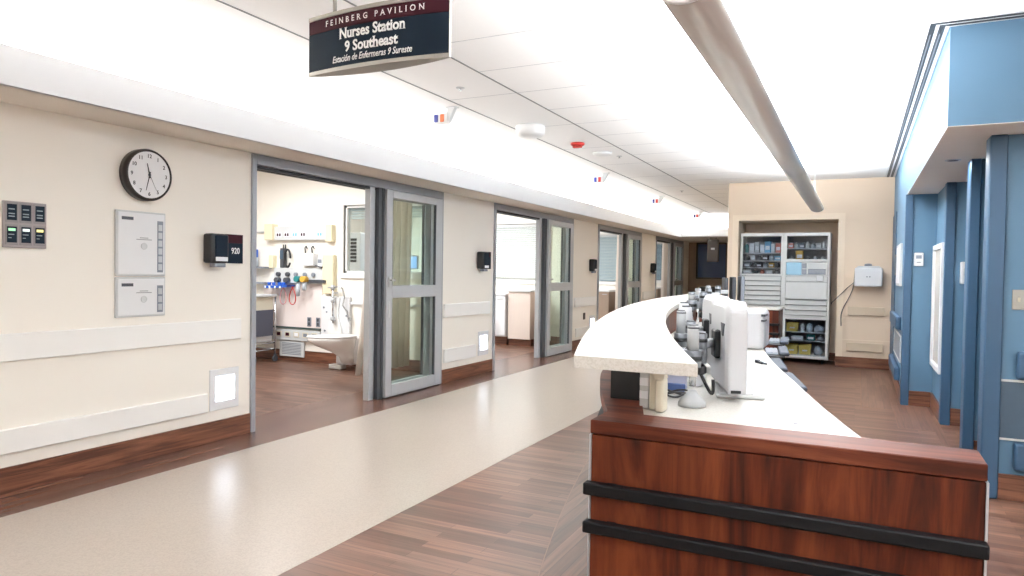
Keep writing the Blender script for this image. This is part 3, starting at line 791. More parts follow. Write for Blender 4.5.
b = MB(); b.prism(lens(zc, 0, g=.003), (0, 0, .017)); b.prism(lens(zc + .247, 0, g=.003), (0, 0, .017)); b.box(xb - .001, xb + .0015, 2.474, 2.488, zc, zc + .264)
b.build('rail', M['signmetal'], r)
for x in (-2.14, -1.66):
    b = MB(); b.cyl((x, 2.486, zc + .264), (x, 2.486, CEIL), .009, 10); b.build('hanger', M['signmetal'], r)
def wrp(p): return Vector((p.x, p.y + fy(p.x), p.z))
xm = (xa + xb) / 2
for body, sz, z, bold, sp, sh, ser, xsc, dx in [('FEINBERG PAVILION', .036, zc + .207, .0003, 1.75, 0, .045, .975, .0),
        ('Nurses Station', .064, zc + .139, .0018, 1.0, 0, .05, .915, -.002), ('9 Southeast', .064, zc + .079, .0018, 1.0, 0, .05, .93, -.004), ('Estaci\u00f3n de Enfermeras 9 Sureste', .041, zc + .037, .0004, .99, .26, .03, .775, -.006)]:
    text('lettering', M['signwhite'], r, body, sz, (1, 0, 0), (0, 0, 1), (xm + dx, -.0004, z), bold=bold, space=sp, shear=sh, serif=ser, xscale=xsc, warp=wrp)

# long pendant light
r = thing('pendant_light', 'long satin metal pendant light running along the hall ceiling', 'ceiling light', (-.48, 5.9, 2.08))
PX, P0, P1 = -.485, 2.12, 9.62
prof = []
for k in range(28):
    a = 2 * PI * k / 28
    prof.append((PX + .081 * math.cos(a), 0, 2.13 + (.05 if math.sin(a) < 0 else .035) * math.sin(a)))
b = MB(); b.loft([[(x, y, z) for x, _, z in prof] for y in (P0, P1)]); b.build('housing', M['pendant'], r)
for y, s in ((P0, -1), (P1, 1)):
    b = MB(); b.loft([[(PX + (x - PX) * f, y + s * dy, 2.13 + (z - 2.13) * f) for x, _, z in prof] for dy, f in ((.0, 1.02), (.012, 1.02), (.018, .96))]); b.build('end_cap', M['plastwhite'], r)
for y in (2.9, 5.9, 9.0):
    b = MB(); b.cyl((PX, y, 2.165), (PX, y, CEIL), .0016, 6); b.cyl((PX, y, CEIL - .012), (PX, y, CEIL), .02, 12); b.build('suspension_cable', M['silver'], r)

# call lights over the doors
for k, (x, y, s, lab) in enumerate([(-3.10, 5.08, 1, 'ceiling call light with blue and orange lenses nearest the sign'), (-3.14, 9.2, 1, 'second ceiling call light along the hall'), (-3.14, 12.25, 1, 'third ceiling call light along the hall'), (-3.12, 15.6, 1.1, 'ceiling call light farthest down the hall')]):
    r = thing('call_light', lab, 'signal light', (x, y, CEIL), 'ceiling call lights')
    b = MB(); b.box(x - .05, x + .05, y - .03, y + .03, CEIL - .008, CEIL, .002); b.prism([(x - .03, y - .02, CEIL - .008), (x + .035, y - .02, CEIL - .008), (x - .02, y - .02, CEIL - .12), (x - .06, y - .02, CEIL - .12)], (0, .04, 0)); b.build('bracket', M['ltgrey'], r)
    b = MB(); b.box(x - .17, x - .03, y - .035, y + .035, CEIL - .135, CEIL - .05, .01, 2); b.build('housing', M['plastwhite'], r)
    for dx, m in ((-.155, 'bluelens'), (-.095, 'orange' if k == 0 else 'red')):
        b = MB(); b.box(x + dx, x + dx + .038, y - .043, y - .033, CEIL - .125, CEIL - .06, .006, 2); b.build('lens', M[m], r)

b = MB(); b.lathe([(.10, 0), (.135, -.012), (.14, -.03), (.135, -.085), (.11, -.108), (.02, -.112)], (-2.79, 5.98, CEIL), seg=28)
single(b.build('ceiling_speaker', M['plastwhite']), 'round white housing on the ceiling between the two long seams', 'ceiling speaker')
r = thing('fire_strobe', 'red fire alarm strobe on the ceiling', 'fire alarm', (-2.71, 7.0, CEIL))
b = MB(); b.lathe([(.075, 0), (.075, -.018), (.05, -.035)], (-2.71, 7.0, CEIL), seg=24); b.build('base', M['red'], r)
b = MB(); b.box(-2.76, -2.66, 6.98, 7.02, CEIL - .05, CEIL - .035, .005); b.build('lens', pm('strobe lens', (220, 90, 80), .2), r)
b = MB(); b.lathe([(.11, 0), (.11, -.016), (.09, -.028), (.04, -.034)], (-2.66, 7.66, CEIL), seg=28)
single(b.build('smoke_detector', M['plastwhite']), 'flat white smoke detector on the ceiling beyond the red strobe', 'smoke detector')
for x, y, lab in [(-2.72, 4.57, 'sprinkler head nearest the hanging sign'), (-2.55, 7.95, 'sprinkler head beyond the white smoke detector'), (-2.64, 11.6, 'sprinkler head far down the hall'), (-.22, 6.98, 'sprinkler head right of the pendant light')]:
    r = thing('sprinkler', lab, 'sprinkler', (x, y, CEIL), 'ceiling sprinklers')
    b = MB(); b.lathe([(.035, 0), (.033, -.004), (.015, -.006)], (x, y, CEIL), seg=18); b.build('plate', M['silver'], r)
    b = MB(); b.cyl((x, y, CEIL - .006), (x, y, CEIL - .02), .007, 8); b.cyl((x, y, CEIL - .02), (x, y, CEIL - .023), .014, 10); b.build('deflector', M['chrome'], r)
r = thing('downlight', 'small recessed downlight in the soffit over the blue walls', 'downlight', (.575, 5.77, RSOF))
b = MB(); b.lathe([(.05, 0), (.048, -.004), (.036, -.005)], (.575, 5.77, RSOF), seg=24); b.build('ring', M['silver'], r)
b = MB(); b.lathe([(.034, -.0055), (.02, -.007)], (.575, 5.77, RSOF), seg=20); b.build('lens', M['darkgrey'], r)
r = thing('slot_diffuser', 'black double slot air diffuser bordering the ceiling by the blue fascia', 'air vent', (.35, 7.6, CEIL))
b = MB(); b.box(.298, .412, 4.388, 10.88, CEIL - .006, CEIL); b.box(.412, 3.85, 4.388, 4.502, CEIL - .006, CEIL); b.build('frame', M['white'], r)
for k_, o in enumerate((0, .046)):
    b = MB(); b.box(.318 + o, .346 + o, 4.408 + o, 10.86, CEIL - .008, CEIL - .0055); b.box(.346 + o, 3.84, 4.408 + o, 4.436 + o, CEIL - .008, CEIL - .0055); b.build('slot', M['black'], r)
    b = MB(); b.box(.330 + o, .334 + o, 4.6, 10.86, CEIL - .0095, CEIL - .008); b.build('vane', M['midgrey'], r)

# ------------------------------------------------------------------ on the room side wall
def wtext(body, size, y, z, x, parent, m, **k):
    return text('lettering', m, parent, body, size, (0, 1, 0), (0, 0, 1), (x, y, z), **k)
r = thing('wall_clock', 'round wall clock with dark case and white face', 'clock', (XW, 3.03, 1.695))
cy, cz = 3.03, 1.862
b = MB(); b.lathe([(.168, 0), (.168, .05), (.160, .066), (.152, .066), (.150, .058)], (XW, cy, cz), (1, 0, 0), 48); b.build('case', M['clockrim'], r)
b = MB(); b.cyl((XW + .0575, cy, cz), (XW + .0588, cy, cz), .1503, 48); b.build('dial', M['clockface'], r)
for h in range(1, 13):
    a = math.radians(30 * h)
    text('numeral', M['ink'], r, str(h), .034, (0, 1, 0), (0, 0, 1), (XW + .0592, cy + .122 * math.sin(a), cz + .122 * math.cos(a) - .012), bold=.0006)
def hand(name, deg, ln, w, x):
    a = math.radians(deg); d = Vector((0, math.sin(a), math.cos(a))); n = Vector((0, math.cos(a), -math.sin(a)))
    o = Vector((XW + x, cy, cz)); q = [o - d * .02 - n * w, o - d * .02 + n * w, o + d * ln + n * w * .5, o + d * ln - n * w * .5]
    MB().prism([tuple(p) for p in q], (.0012, 0, 0)).build(name, M['ink'], r)
hand('hour_hand', 347, .075, .005, .0605); hand('minute_hand', 194, .105, .0035, .062); hand('second_hand', 154, .11, .0012, .0635)
MB().lathe([(.009, 0), (.009, .004)], (XW + .06, cy, cz), (1, 0, 0), 16).build('hub', M['darkgrey'], r)

for z0, z1, lab in ((1.206, 1.625, 'taller white gas valve box under the clock'), (.942, 1.2, 'shorter white gas valve box under the taller one')):
    r = thing('valve_box', lab, 'valve box', (XW, 3.005, z0), 'gas valve boxes under the clock')
    b = MB(); b.box(XW, XW + .018, 2.83, 3.182, z0, z1, .004); b.build('frame', M['ltgrey'], r)
    b = MB(); b.box(XW + .018, XW + .023, 2.842, 3.17, z0 + .012, z1 - .012, .002); b.build('cover', M['plastwhite'], r)
    b = MB(); b.box(XW + .0232, XW + .0245, 3.115, 3.158, z0 + .025, z1 - .055); b.build('window', M['midgrey'], r)
    b = MB()
    zz = z0 + .04
    while zz < z1 - .08: b.box(XW + .0245, XW + .027, 3.122, 3.150, zz, zz + .04); zz += .052
    b.build('gauge', M['silver'], r)
    zc_ = (z0 + z1) / 2
    b = MB(); b.lathe([(.022, .023), (.022, .026), (.017, .026), (.017, .0235)], (XW, 3.02, zc_ - .015), (1, 0, 0), 20); b.build('pull_ring', M['ltgrey'], r)
    b = MB(); b.box(XW + .0232, XW + .0238, 2.865, 2.945, z1 - .06, z1 - .04); b.build('nameplate', M['darkgrey'], r)
    b = MB(); b.box(XW + .0232, XW + .0236, 2.965, 3.075, zc_ + .025, zc_ + .030); b.box(XW + .0232, XW + .0236, 2.99, 3.05, zc_ + .036, zc_ + .041); b.build('print', M['greyink'], r)

r = thing('alarm_panel', 'grey alarm panel with six small dark displays at the left edge', 'alarm panel', (XW, 2.30, 1.36))
bx(XW, XW + .015, 2.186, 2.415, 1.362, 1.618, 'plate', pm('warm grey plate', (160, 152, 152), .45), r, .003)
for i_ in range(3):
    for j_ in range(2):
        y0 = 2.196 + i_ * .0735; z0 = 1.378 + j_ * .123
        mo = bx(XW + .0155, XW + .019, y0, y0 + .066, z0, z0 + .112, 'module', pm('module grey', (146, 140, 142), .45), r, .002)
        sc_ = bx(XW + .019, XW + .021, y0 + .008, y0 + .058, z0 + .012, z0 + .1, 'display', M['navy'], mo)
        b = MB()
        if j_: 
            for zz in (.03, .045, .07): b.box(XW + .0211, XW + .0216, y0 + .015, y0 + .047, z0 + zz, z0 + zz + .006)
            b.build('readout', M['dialglyph'], mo)
        else:
            b.box(XW + .0211, XW + .0216, y0 + .014, y0 + .05, z0 + .076, z0 + .09); b.build('lamp', M[('led_green', 'led_white', 'led_yellow')[i_]], mo)
            b = MB(); b.box(XW + .0211, XW + .0216, y0 + .014, y0 + .044, z0 + .054, z0 + .059); b.box(XW + .0211, XW + .0216, y0 + .014, y0 + .03, z0 + .036, z0 + .040); b.build('readout', M['dialglyph'], mo)

DL = ['nearest the clock', 'beside the second door', 'beside the third door', 'beside the farthest door']
for k, d in enumerate(DOORS):
    y0 = d - .44
    r = thing('soap_dispenser', 'black hand sanitizer dispenser ' + DL[k], 'dispenser', (XW, y0 + .1, 1.29), 'black dispensers beside the doors')
    b = MB(); b.box(XW, XW + .095, y0, y0 + .155, 1.30, 1.512, .018, 3); b.build('housing', M['black'], r)
    b = MB(); b.box(XW + .0955, XW + .101, y0 + .03, y0 + .135, 1.335, 1.50, .006, 2); b.build('front_cover', M['navy'], r)
    b = MB(); b.box(XW + .1012, XW + .1025, y0 + .03, y0 + .135, 1.315, 1.345); b.build('label', M['paper'], r)
    b = MB(); b.box(XW + .03, XW + .09, y0 + .035, y0 + .13, 1.272, 1.30, .004); b.build('nozzle', M['midgrey'], r)
    r = thing('room_sign', ('maroon and navy room number sign beside the nearest dispenser', 'maroon and navy room sign at the second door', 'maroon and navy room sign at the third door', 'maroon and navy room sign at the farthest door')[k], 'sign', (XW, d - .16, 1.30), 'room signs beside the doors')
    bx(XW, XW + .012, d - .245, d - .085, 1.302, 1.452, 'navy_panel', M['navy'], r); bx(XW, XW + .012, d - .245, d - .085, 1.4525, 1.517, 'maroon_panel', M['maroon'], r)
    if k == 0: wtext('920', .062, d - .155, 1.375, XW + .0122, r, M['signwhite'], bold=.0012, serif=.04, xscale=.85)
    r = thing('night_light', 'glowing recessed night light low on the wall ' + ('left of the nearest door', 'left of the second door', 'left of the third door', 'left of the farthest door')[k], 'night light', (XW, d - .245, .225), 'night lights low on the wall')
    bx(XW, XW + .008, d - .375, d - .112, .225, .525, 'plate', M['plastwhite'], r, .002)
    bx(XW + .008, XW + .010, d - .325, d - .155, .29, .47, 'lens', M['nightlight'], r)
r = thing('wall_outlet', 'small dark outlet plate between the second and third doors', 'outlet', (XW, 11.27, .48))
bx(XW, XW + .006, 11.22, 11.32, .475, .59, 'plate', M['brown'], r, .002); bx(XW + .006, XW + .008, 11.245, 11.295, .495, .57, 'socket', M['black'], r)

# ------------------------------------------------------------------ supply cabinet in the niche
CX0, CXM, CX1, CF, CB = -1.605, -.985, -.362, 11.0, 11.5
r = thing('supply_cabinet', 'tall pale grey double medicine cabinet standing in the niche', 'cabinet', (-.98, 11.25, 0))
b = MB()
b.box(CX0, CX0 + .03, CF, CB, .07, 1.90, .003); b.box(CX1 - .03, CX1, CF, CB, .07, 1.90, .003); b.box(CXM - .03, CXM + .03, CF, CB, .07, 1.90)
b.box(CX0, CX1, CF, CB, 1.87, 1.905, .003); b.box(CX0, CX1, CF, CB, .07, .125); b.box(CX0 + .03, CX1 - .03, CF + .02, CB, .82, .838); b.box(CX0 + .03, CXM - .03, CF + .02, CB, 1.272, 1.288); b.box(CXM + .03, CX1 - .03, CF, CB, 1.475, 1.50); b.box(CXM + .03, CX1 - .03, CF + .02, CB, .66, .70); b.box(CXM + .03, CX1 - .03, CF + .02, CB, 1.27, 1.288)
b.build('body', M['cabgrey'], r)
bx(CX0 + .03, CX1 - .03, CB - .02, CB - .005, .125, 1.87, 'back_panel', M['cabdark'], r)
SHL = [1.615, 1.50, 1.395]
for z in SHL: bx(CX0 + .03, CXM - .03, CF + .03, CB - .02, z - .012, z, 'shelf', M['ltgrey'], r)
bx(CXM + .03, CX1 - .03, CF + .03, CB - .02, 1.668, 1.68, 'shelf', M['ltgrey'], r)
for z in (.46, .335): bx(CXM + .03, CX1 - .03, CF + .03, CB - .02, z - .012, z, 'shelf', M['ltgrey'], r)
def glassdoor(x0, x1, z0, z1):
    b = MB(); t = .028
    b.box(x0, x0 + t, CF - .02, CF, z0, z1); b.box(x1 - t, x1, CF - .02, CF, z0, z1); b.box(x0 + t, x1 - t, CF - .02, CF, z0, z0 + t); b.box(x0 + t, x1 - t, CF - .02, CF, z1 - t, z1)
    d = b.build('glass_door', M['cabgrey'], r)
    bx(x0 + t, x1 - t, CF - .012, CF - .008, z0 + t, z1 - t, 'pane', M['cabglass'], d)
    return d
glassdoor(CX0 + .012, CXM - .012, 1.272, 1.885); glassdoor(CXM + .012, CX1 - .012, 1.49, 1.885); glassdoor(CXM + .012, CX1 - .012, .085, .672)
for k in range(6):
    z = .842 + k * .072
    dr_ = bx(CX0 + .034, CXM - .034, CF - .012, CF + .3, z, z + .060, 'drawer', M['cabgrey'], r, .003)
    bx(CX0 + .034, CXM - .034, CF - .020, CF - .012, z + .048, z + .060, 'handle', M['ltgrey'], dr_)
bx(CX0 + .03, CXM - .03, CF - .012, CF + .02, .13, .815, 'lower_door', M['cabgrey'], r, .003)
for k in range(3):
    z = .705 + k * .076
    dr_ = bx(CXM + .034, CX1 - .034, CF - .012, CF + .3, z, z + .064, 'drawer', M['cabgrey'], r, .003)
    bx(CXM + .034, CX1 - .034, CF - .020, CF - .012, z + .052, z + .064, 'handle', M['ltgrey'], dr_)
bx(CXM + .034, CX1 - .034, CF - .016, CF + .02, .94, 1.185, 'front_panel', M['cabgrey'], r, .004)
bx(CXM + .034, CX1 - .034, CF - .012, CF + .02, 1.19, 1.268, 'upper_panel', M['cabgrey'], r, .004)
bx(CXM + .035, -.745, CF - .01, CF + .02, 1.292, 1.472, 'display', M['lcd'], r)
k_ = bx(-.742, CX1 - .034, CF, CF + .03, 1.292, 1.472, 'control_panel', M['cabgrey'], r)
b = MB(); b.box(-.735, -.675, CF - .006, CF, 1.30, 1.375); b.box(-.735, -.675, CF - .006, CF, 1.385, 1.46); b.box(-.655, -.42, CF - .006, CF, 1.30, 1.38); b.build('keypad', M['midgrey'], k_)
bx(-.655, -.42, CF - .004, CF, 1.39, 1.46, 'tray_slot', M['ltgrey'], k_)
bx(-.535, -.45, CF - .05, CF - .016, 1.205, 1.29, 'scanner', M['plastwhite'], r, .006, 2)
b = MB(); b.box(CX1 - .028, CX1 - .008, CF - .028, CF - .016, .95, 1.50, .004); b.build('door_bar', M['ltgrey'], r)
for x in (CX0 + .08, CX1 - .08, CXM):
    for y in (CF + .07, CB - .07):
        b = MB(); b.cyl((x, y, .055), (x, y, .07), .03, 12); b.cyl((x - .012, y, .029), (x + .012, y, .029), .028, 16); b.build('caster', M['darkgrey'], r)

def carton(x, y, z, w, h, m, kind, label, group, dpt=.12):
    r_ = thing({'box': 'carton', 'bottle': 'bottle', 'bag': 'supply_bag', 'bin': 'storage_bin'}[kind], label, {'box': 'box', 'bottle': 'bottle', 'bag': 'packet', 'bin': 'bin'}[kind], (x, y, z), group)
    z += .0005
    if kind == 'box':
        bx(x - w / 2, x + w / 2, y, y + dpt, z, z + h, 'body', m, r_, .003); bx(x - w * .35, x + w * .35, y - .0008, y, z + h * .25, z + h * .6, 'label', M['paper'], r_)
    elif kind == 'bottle':
        MB().lathe([(w / 2, 0), (w / 2, h * .68), (w * .28, h * .82), (w * .28, h * .86)], (x, y + w / 2, z), seg=14).build('body', m, r_)
        MB().lathe([(w * .3, 0), (w * .3, h * .13)], (x, y + w / 2, z + h * .861), seg=12).build('cap', M['ltgrey'], r_)
    elif kind == 'bag':
        n = 10; rings = []
        for j, (f, zz) in enumerate([(.7, 0), (1, .25), (.95, .6), (.6, .9), (.3, 1)]):
            rings.append([(x + w / 2 * f * math.cos(2 * PI * q / n) * (1 + .12 * math.sin(3 * q + j)), y + .05 + .05 * f * math.sin(2 * PI * q / n), z + h * zz) for q in range(n)])
        MB().loft(rings).build('wrap', m, r_)
        MB().cyl((x, y + .05, z + h), (x, y + .05, z + h + .008), w * .1, 8).build('tie', M['paper'], r_)
    else:
        t = .006
        b = MB(); zt = z + h
        def q(f, g): return [(x - w / 2 * f + g, y + .0 + g + (1 - f) * .05, 0), (x + w / 2 * f - g, y + g + (1 - f) * .05, 0), (x + w / 2 * f - g, y + dpt - g, 0), (x - w / 2 * f + g, y + dpt - g, 0)]
        def lift(p, zz): return [(a_, b_, zz) for a_, b_, _ in p]
        b.loft([lift(q(.88, 0), z), lift(q(1, 0), zt), lift(q(1, t), zt), lift(q(.88, t), z + t)], False)
        b.build('tub', m, r_)
        b = MB(); b.box(x - w / 2 - .004, x + w / 2 + .004, y - .006, y + .004, zt - .014, zt + .002); b.build('rim', m, r_)
        bx(x - w * .2, x + w * .2, y + .003, y + .0075, z + h * .35, z + h * .65, 'label', M['paper'], r_)
ordn = ['first', 'second', 'third', 'fourth', 'fifth', 'sixth', 'seventh', 'eighth']
cn = {'teal': 'teal', 'paper': 'white', 'plastwhite': 'white', 'skyblue': 'sky blue', 'salmon': 'salmon', 'mustard': 'mustard', 'darkgrey': 'dark', 'navy': 'navy', 'clearbag': 'clear', 'ltgrey': 'grey', 'midgrey': 'grey', 'yellowbin': 'yellow', 'bluebin': 'blue', 'beige': 'beige'}
def row(x0, x1, y, z, items, where, group):
    n = len(items); st = (x1 - x0) / n
    nm = {'box': 'carton', 'bottle': 'bottle', 'bag': 'packet', 'bin': 'bin'}
    for j, (kind, mk, w, h) in enumerate(items):
        carton(x0 + st * (j + .5), y, z, w, h, M[mk], kind, '%s %s, %s from the left on the %s' % (cn[mk], nm[kind], ordn[j], where), group)
xl0, xl1, xr0, xr1 = CX0 + .05, CXM - .05, CXM + .05, CX1 - .05
row(xl0, xl1, CF + .05, SHL[0], [('bottle', 'teal', .055, .15), ('box', 'plastwhite', .07, .14), ('box', 'ltgrey', .06, .16), ('box', 'plastwhite', .06, .12), ('box', 'skyblue', .085, .17), ('box', 'plastwhite', .05, .13), ('box', 'salmon', .075, .14)], "left cabinet's top shelf", 'supplies on the left top shelf')
row(xl0, xl1, CF + .05, SHL[1], [('bag', 'darkgrey', .07, .075), ('box', 'ltgrey', .07, .07), ('bag', 'midgrey', .07, .07), ('box', 'darkgrey', .08, .075), ('bag', 'clearbag', .075, .08), ('box', 'skyblue', .09, .07)], "left cabinet's second shelf", 'supplies on the left second shelf')
row(xl0, xl1, CF + .05, SHL[2], [('box', 'midgrey', .09, .07), ('bag', 'darkgrey', .08, .065), ('box', 'navy', .08, .07), ('bag', 'clearbag', .08, .07), ('box', 'mustard', .07, .07), ('bag', 'darkgrey', .07, .07)], "left cabinet's third shelf", 'supplies on the left third shelf')
row(xl0, xl1, CF + .05, 1.30, [('box', 'ltgrey', .12, .06), ('bag', 'navy', .09, .055), ('bag', 'salmon', .06, .06), ('box', 'ltgrey', .1, .055), ('bag', 'midgrey', .08, .06)], "left cabinet's bottom glazed shelf", 'supplies on the left bottom shelf')
row(xr0, xr1, CF + .05, 1.68, [('box', 'salmon', .07, .075), ('bag', 'ltgrey', .07, .08), ('box', 'midgrey', .07, .07), ('bottle', 'plastwhite', .055, .10), ('bag', 'clearbag', .07, .07), ('box', 'ltgrey', .07, .075), ('bottle', 'plastwhite', .05, .10)], "right cabinet's top shelf", 'supplies on the right top shelf')
row(xr0, xr1, CF + .05, 1.50, [('bottle', 'ltgrey', .05, .07), ('box', 'mustard', .10, .145), ('bag', 'midgrey', .07, .06), ('bag', 'clearbag', .07, .06), ('bag', 'ltgrey', .06, .06)], "right cabinet's second shelf", 'supplies on the right second shelf')
carton(-.855, CF + .05, .46, .165, .125, M['yellowbin'], 'bin', 'yellow bin on the upper shelf behind the lower glass door', 'yellow bins in the cabinet', .25)
carton(-.715, CF + .05, .46, .055, .13, M['plastwhite'], 'bottle', 'white bottle right of the upper yellow bin', None)
carton(-.62, CF + .05, .46, .1, .12, M['clearbag'], 'bag', 'clear packet beside the white bottle behind the lower glass door', 'clear packets in the lower cabinet')
carton(-.50, CF + .05, .46, .13, .10, M['clearbag'], 'bag', 'clear packet right of all on the upper lower-door shelf', 'clear packets in the lower cabinet')
carton(-.60, CF + .05, .335, .11, .085, M['teal'], 'box', 'teal carton on the middle shelf behind the lower glass door', None)
carton(-.78, CF + .05, .335, .16, .06, M['ltgrey'], 'box', 'low grey carton left of the teal carton', None)
carton(-.47, CF + .05, .335, .1, .075, M['clearbag'], 'bag', 'clear packet right of the teal carton', 'clear packets in the lower cabinet')
carton(-.855, CF + .05, .125, .165, .14, M['yellowbin'], 'bin', 'lower left yellow bin at the cabinet bottom', 'yellow bins in the cabinet', .25)
carton(-.675, CF + .05, .125, .165, .14, M['yellowbin'], 'bin', 'lower right yellow bin at the cabinet bottom', 'yellow bins in the cabinet', .25)
carton(-.50, CF + .05, .125, .12, .13, M['clearbag'], 'bag', 'clear packet right of the two lower yellow bins', 'clear packets in the lower cabinet')

# white box and its cable on the back wall
r = thing('wall_dispenser', 'white box mounted on the tan back wall beside the niche', 'dispenser', (.13, YB - .1, 1.14))
bx(-.045, .298, YB - .19, YB - .006, 1.142, 1.40, 'housing', M['plastwhite'], r, .018, 3)
b = MB(); b.prism([(-.03, YB - .18, 1.40), (.285, YB - .18, 1.40), (.25, YB - .14, 1.425), (0, YB - .14, 1.425)], (0, .13, 0)); b.build('lid', M['ltgrey'], r)
b = MB(); b.lathe([(.05, 0), (.045, .025), (.02, .035)], (.12, YB - .09, 1.425), seg=18); b.build('top_knob', M['midgrey'], r)
b = MB(); b.box(.10, .115, YB - .193, YB - .19, 1.27, 1.285); b.box(.135, .15, YB - .193, YB - .19, 1.27, 1.285); b.build('indicator', M['midgrey'], r)
b = MB(); pts = [(-.04, YB - .09, 1.36)]
for k in range(1, 12):
    t = k / 11; pts.append((-.05 - .17 * t + .03 * math.sin(t * 7), YB - .03 - .02 * (1 - t), 1.33 - .75 * t - .05 * math.sin(PI * t)))
b.tube(pts, .006, 6); b.tube([(-.045, YB - .06, 1.20), (-.13, YB - .03, 1.12), (-.24, YB - .03, 1.0), (-.33, YB + .02, .9), (-.335, YB + .08, .88)], .005, 6)
single(b.build('wall_cable', M['darkgrey']), 'dark cable running from the white wall box to the niche', 'cable')

# ------------------------------------------------------------------ on the blue walls
r = thing('thermostat', 'white thermostat on the farthest blue wall', 'thermostat', (.53, 7.99, 1.39))
bx(.492, .572, 7.965, 7.9995, 1.39, 1.52, 'housing', M['plastwhite'], r, .006, 2)
b = MB(); b.box(.508, .556, 7.9635, 7.965, 1.462, 1.495); b.build('display', M['midgrey'], r)
b = MB(); b.box(.515, .55, 7.9635, 7.965, 1.42, 1.43); b.build('buttons', M['greyink'], r)
w = sroot('window_6', (.68, 7.5, .42), 'white framed window in the blue side wall')
b = MB(); y0, y1, z0, z1, t = 7.13, 7.93, .43, 1.585, .05
b.box(.645, .68, y0, y0 + t, z0, z1, .003); b.box(.645, .68, y1 - t, y1, z0, z1, .003); b.box(.645, .68, y0 + t, y1 - t, z0, z0 + t, .003); b.box(.645, .68, y0 + t, y1 - t, z1 - t, z1, .003)
b.build('window_frame', M['white'], w); bx(.668, .679, y0 + t, y1 - t, z0 + t, z1 - t, 'pane', pm('frosted pane', (226, 220, 210), .2, var=.03), w)
r = thing('glove_dispenser', 'white box on the blue wall behind the corner guard', 'dispenser', (.83, 7.05, 1.22))
bx(.782, .96, 7.0, 7.0995, 1.226, 1.414, 'housing', M['plastwhite'], r, .006); b = MB(); b.box(.80, .94, 6.997, 7.0, 1.30, 1.36); b.build('opening', M['ltgrey'], r)
r = thing('light_switch', 'small white switch plate low on the recessed blue wall', 'switch', (.85, 7.09, .88))
bx(.82, .89, 7.085, 7.0995, .88, .96, 'plate', M['plastwhite'], r, .002); bx(.845, .865, 7.078, 7.085, .905, .935, 'toggle', M['plastwhite'], r)
r = thing('light_switch', 'steel switch plate on the near blue wall at the right edge', 'switch', (.87, 4.865, 1.1))
bx(.794, .95, 4.862, 4.8695, 1.098, 1.212, 'plate', pm('brushed steel plate', (160, 157, 150), .4, metal=.3), r, .002)
for x in (.825, .872, .919): bx(x - .006, x + .006, 4.85, 4.862, 1.142, 1.168, 'toggle', M['beige'], r, .002)
for x0, z0, z1, lab in ((.822, .705, .862, 'upper blue bumper block on the near blue wall'), (.818, .182, .338, 'lower blue bumper block on the near blue wall')):
    r = thing('bumper_block', lab, 'wall bumper', (1.3, 4.86, z0), 'bumper blocks on the near wall')
    bx(x0, 1.9, 4.81, 4.8698, z0, z1, 'pad', M['bluepad'], r, .016, 3); bx(x0 + .02, 1.88, 4.8605, 4.8699, z0 - .006, z0 + .004, 'backing', M['bluetrim'], r)
r = thing('wall_panel', 'slate panel in a silver frame on the near blue wall', 'panel', (1.2, 4.86, .34))
b = MB(); X0, X1, Z0, Z1, t = .738, 1.7, .345, .695, .012
b.box(X0, X0 + t, 4.858, 4.8698, Z0, Z1); b.box(X1 - t, X1, 4.858, 4.8698, Z0, Z1); b.box(X0 + t, X1 - t, 4.858, 4.8698, Z0, Z0 + t); b.box(X0 + t, X1 - t, 4.858, 4.8698, Z1 - t, Z1); b.build('frame', pm('pale frame', (216, 218, 216), .4), r)
bx(X0 + t, X1 - t, 4.862, 4.8698, Z0 + t, Z1 - t, 'infill', M['bluegrey'], r)
for z0, z1, lab in ((.72, .86, 'upper blue bumper block near the back corner'), (.18, .32, 'lower blue bumper block near the back corner')):
    r = thing('bumper_block', lab, 'wall bumper', (.4, 9.3, z0), 'bumper blocks near the back corner')
    bx(.365, .4198, 8.45, 9.95, z0, z1, 'pad', M['bluepad'], r, .016, 3); bx(.411, .4199, 8.47, 9.93, z0 - .006, z0 + .004, 'backing', M['bluetrim'], r)
r = thing('wall_panel', 'grey panel in a silver frame near the back corner', 'panel', (.41, 9, .34))
b = MB(); Y0, Y1, Z0, Z1, t = 8.35, 9.75, .38, .66, .014
b.box(.408, .4198, Y0, Y0 + t, Z0, Z1); b.box(.408, .4198, Y1 - t, Y1, Z0, Z1); b.box(.408, .4198, Y0 + t, Y1 - t, Z0, Z0 + t); b.box(.408, .4198, Y0 + t, Y1 - t, Z1 - t, Z1); b.build('frame', pm('pale frame', (216, 218, 216), .4), r)
bx(.413, .4198, Y0 + t, Y1 - t, Z0 + t, Z1 - t, 'infill', M['midgrey'], r)
r = thing('notice_board', 'slim white edged notice board on the far blue wall', 'notice board', (.41, 8.9, 1.17))
b = MB(); b.box(.395, .4198, 8.52, 9.3, 1.18, 1.64, .003); b.build('frame', M['ltgrey'], r); bx(.393, .395, 8.55, 9.27, 1.21, 1.61, 'board', M['paper'], r)
r = thing('picture_frame', 'small dark picture frame beside the notice board', 'picture', (.41, 9.6, 1.3))
b = MB(); b.box(.40, .4198, 9.42, 9.8, 1.30, 1.55, .003); b.build('frame', M['black'], r); bx(.398, .40, 9.45, 9.77, 1.33, 1.52, 'print', M['bluegrey'], r)

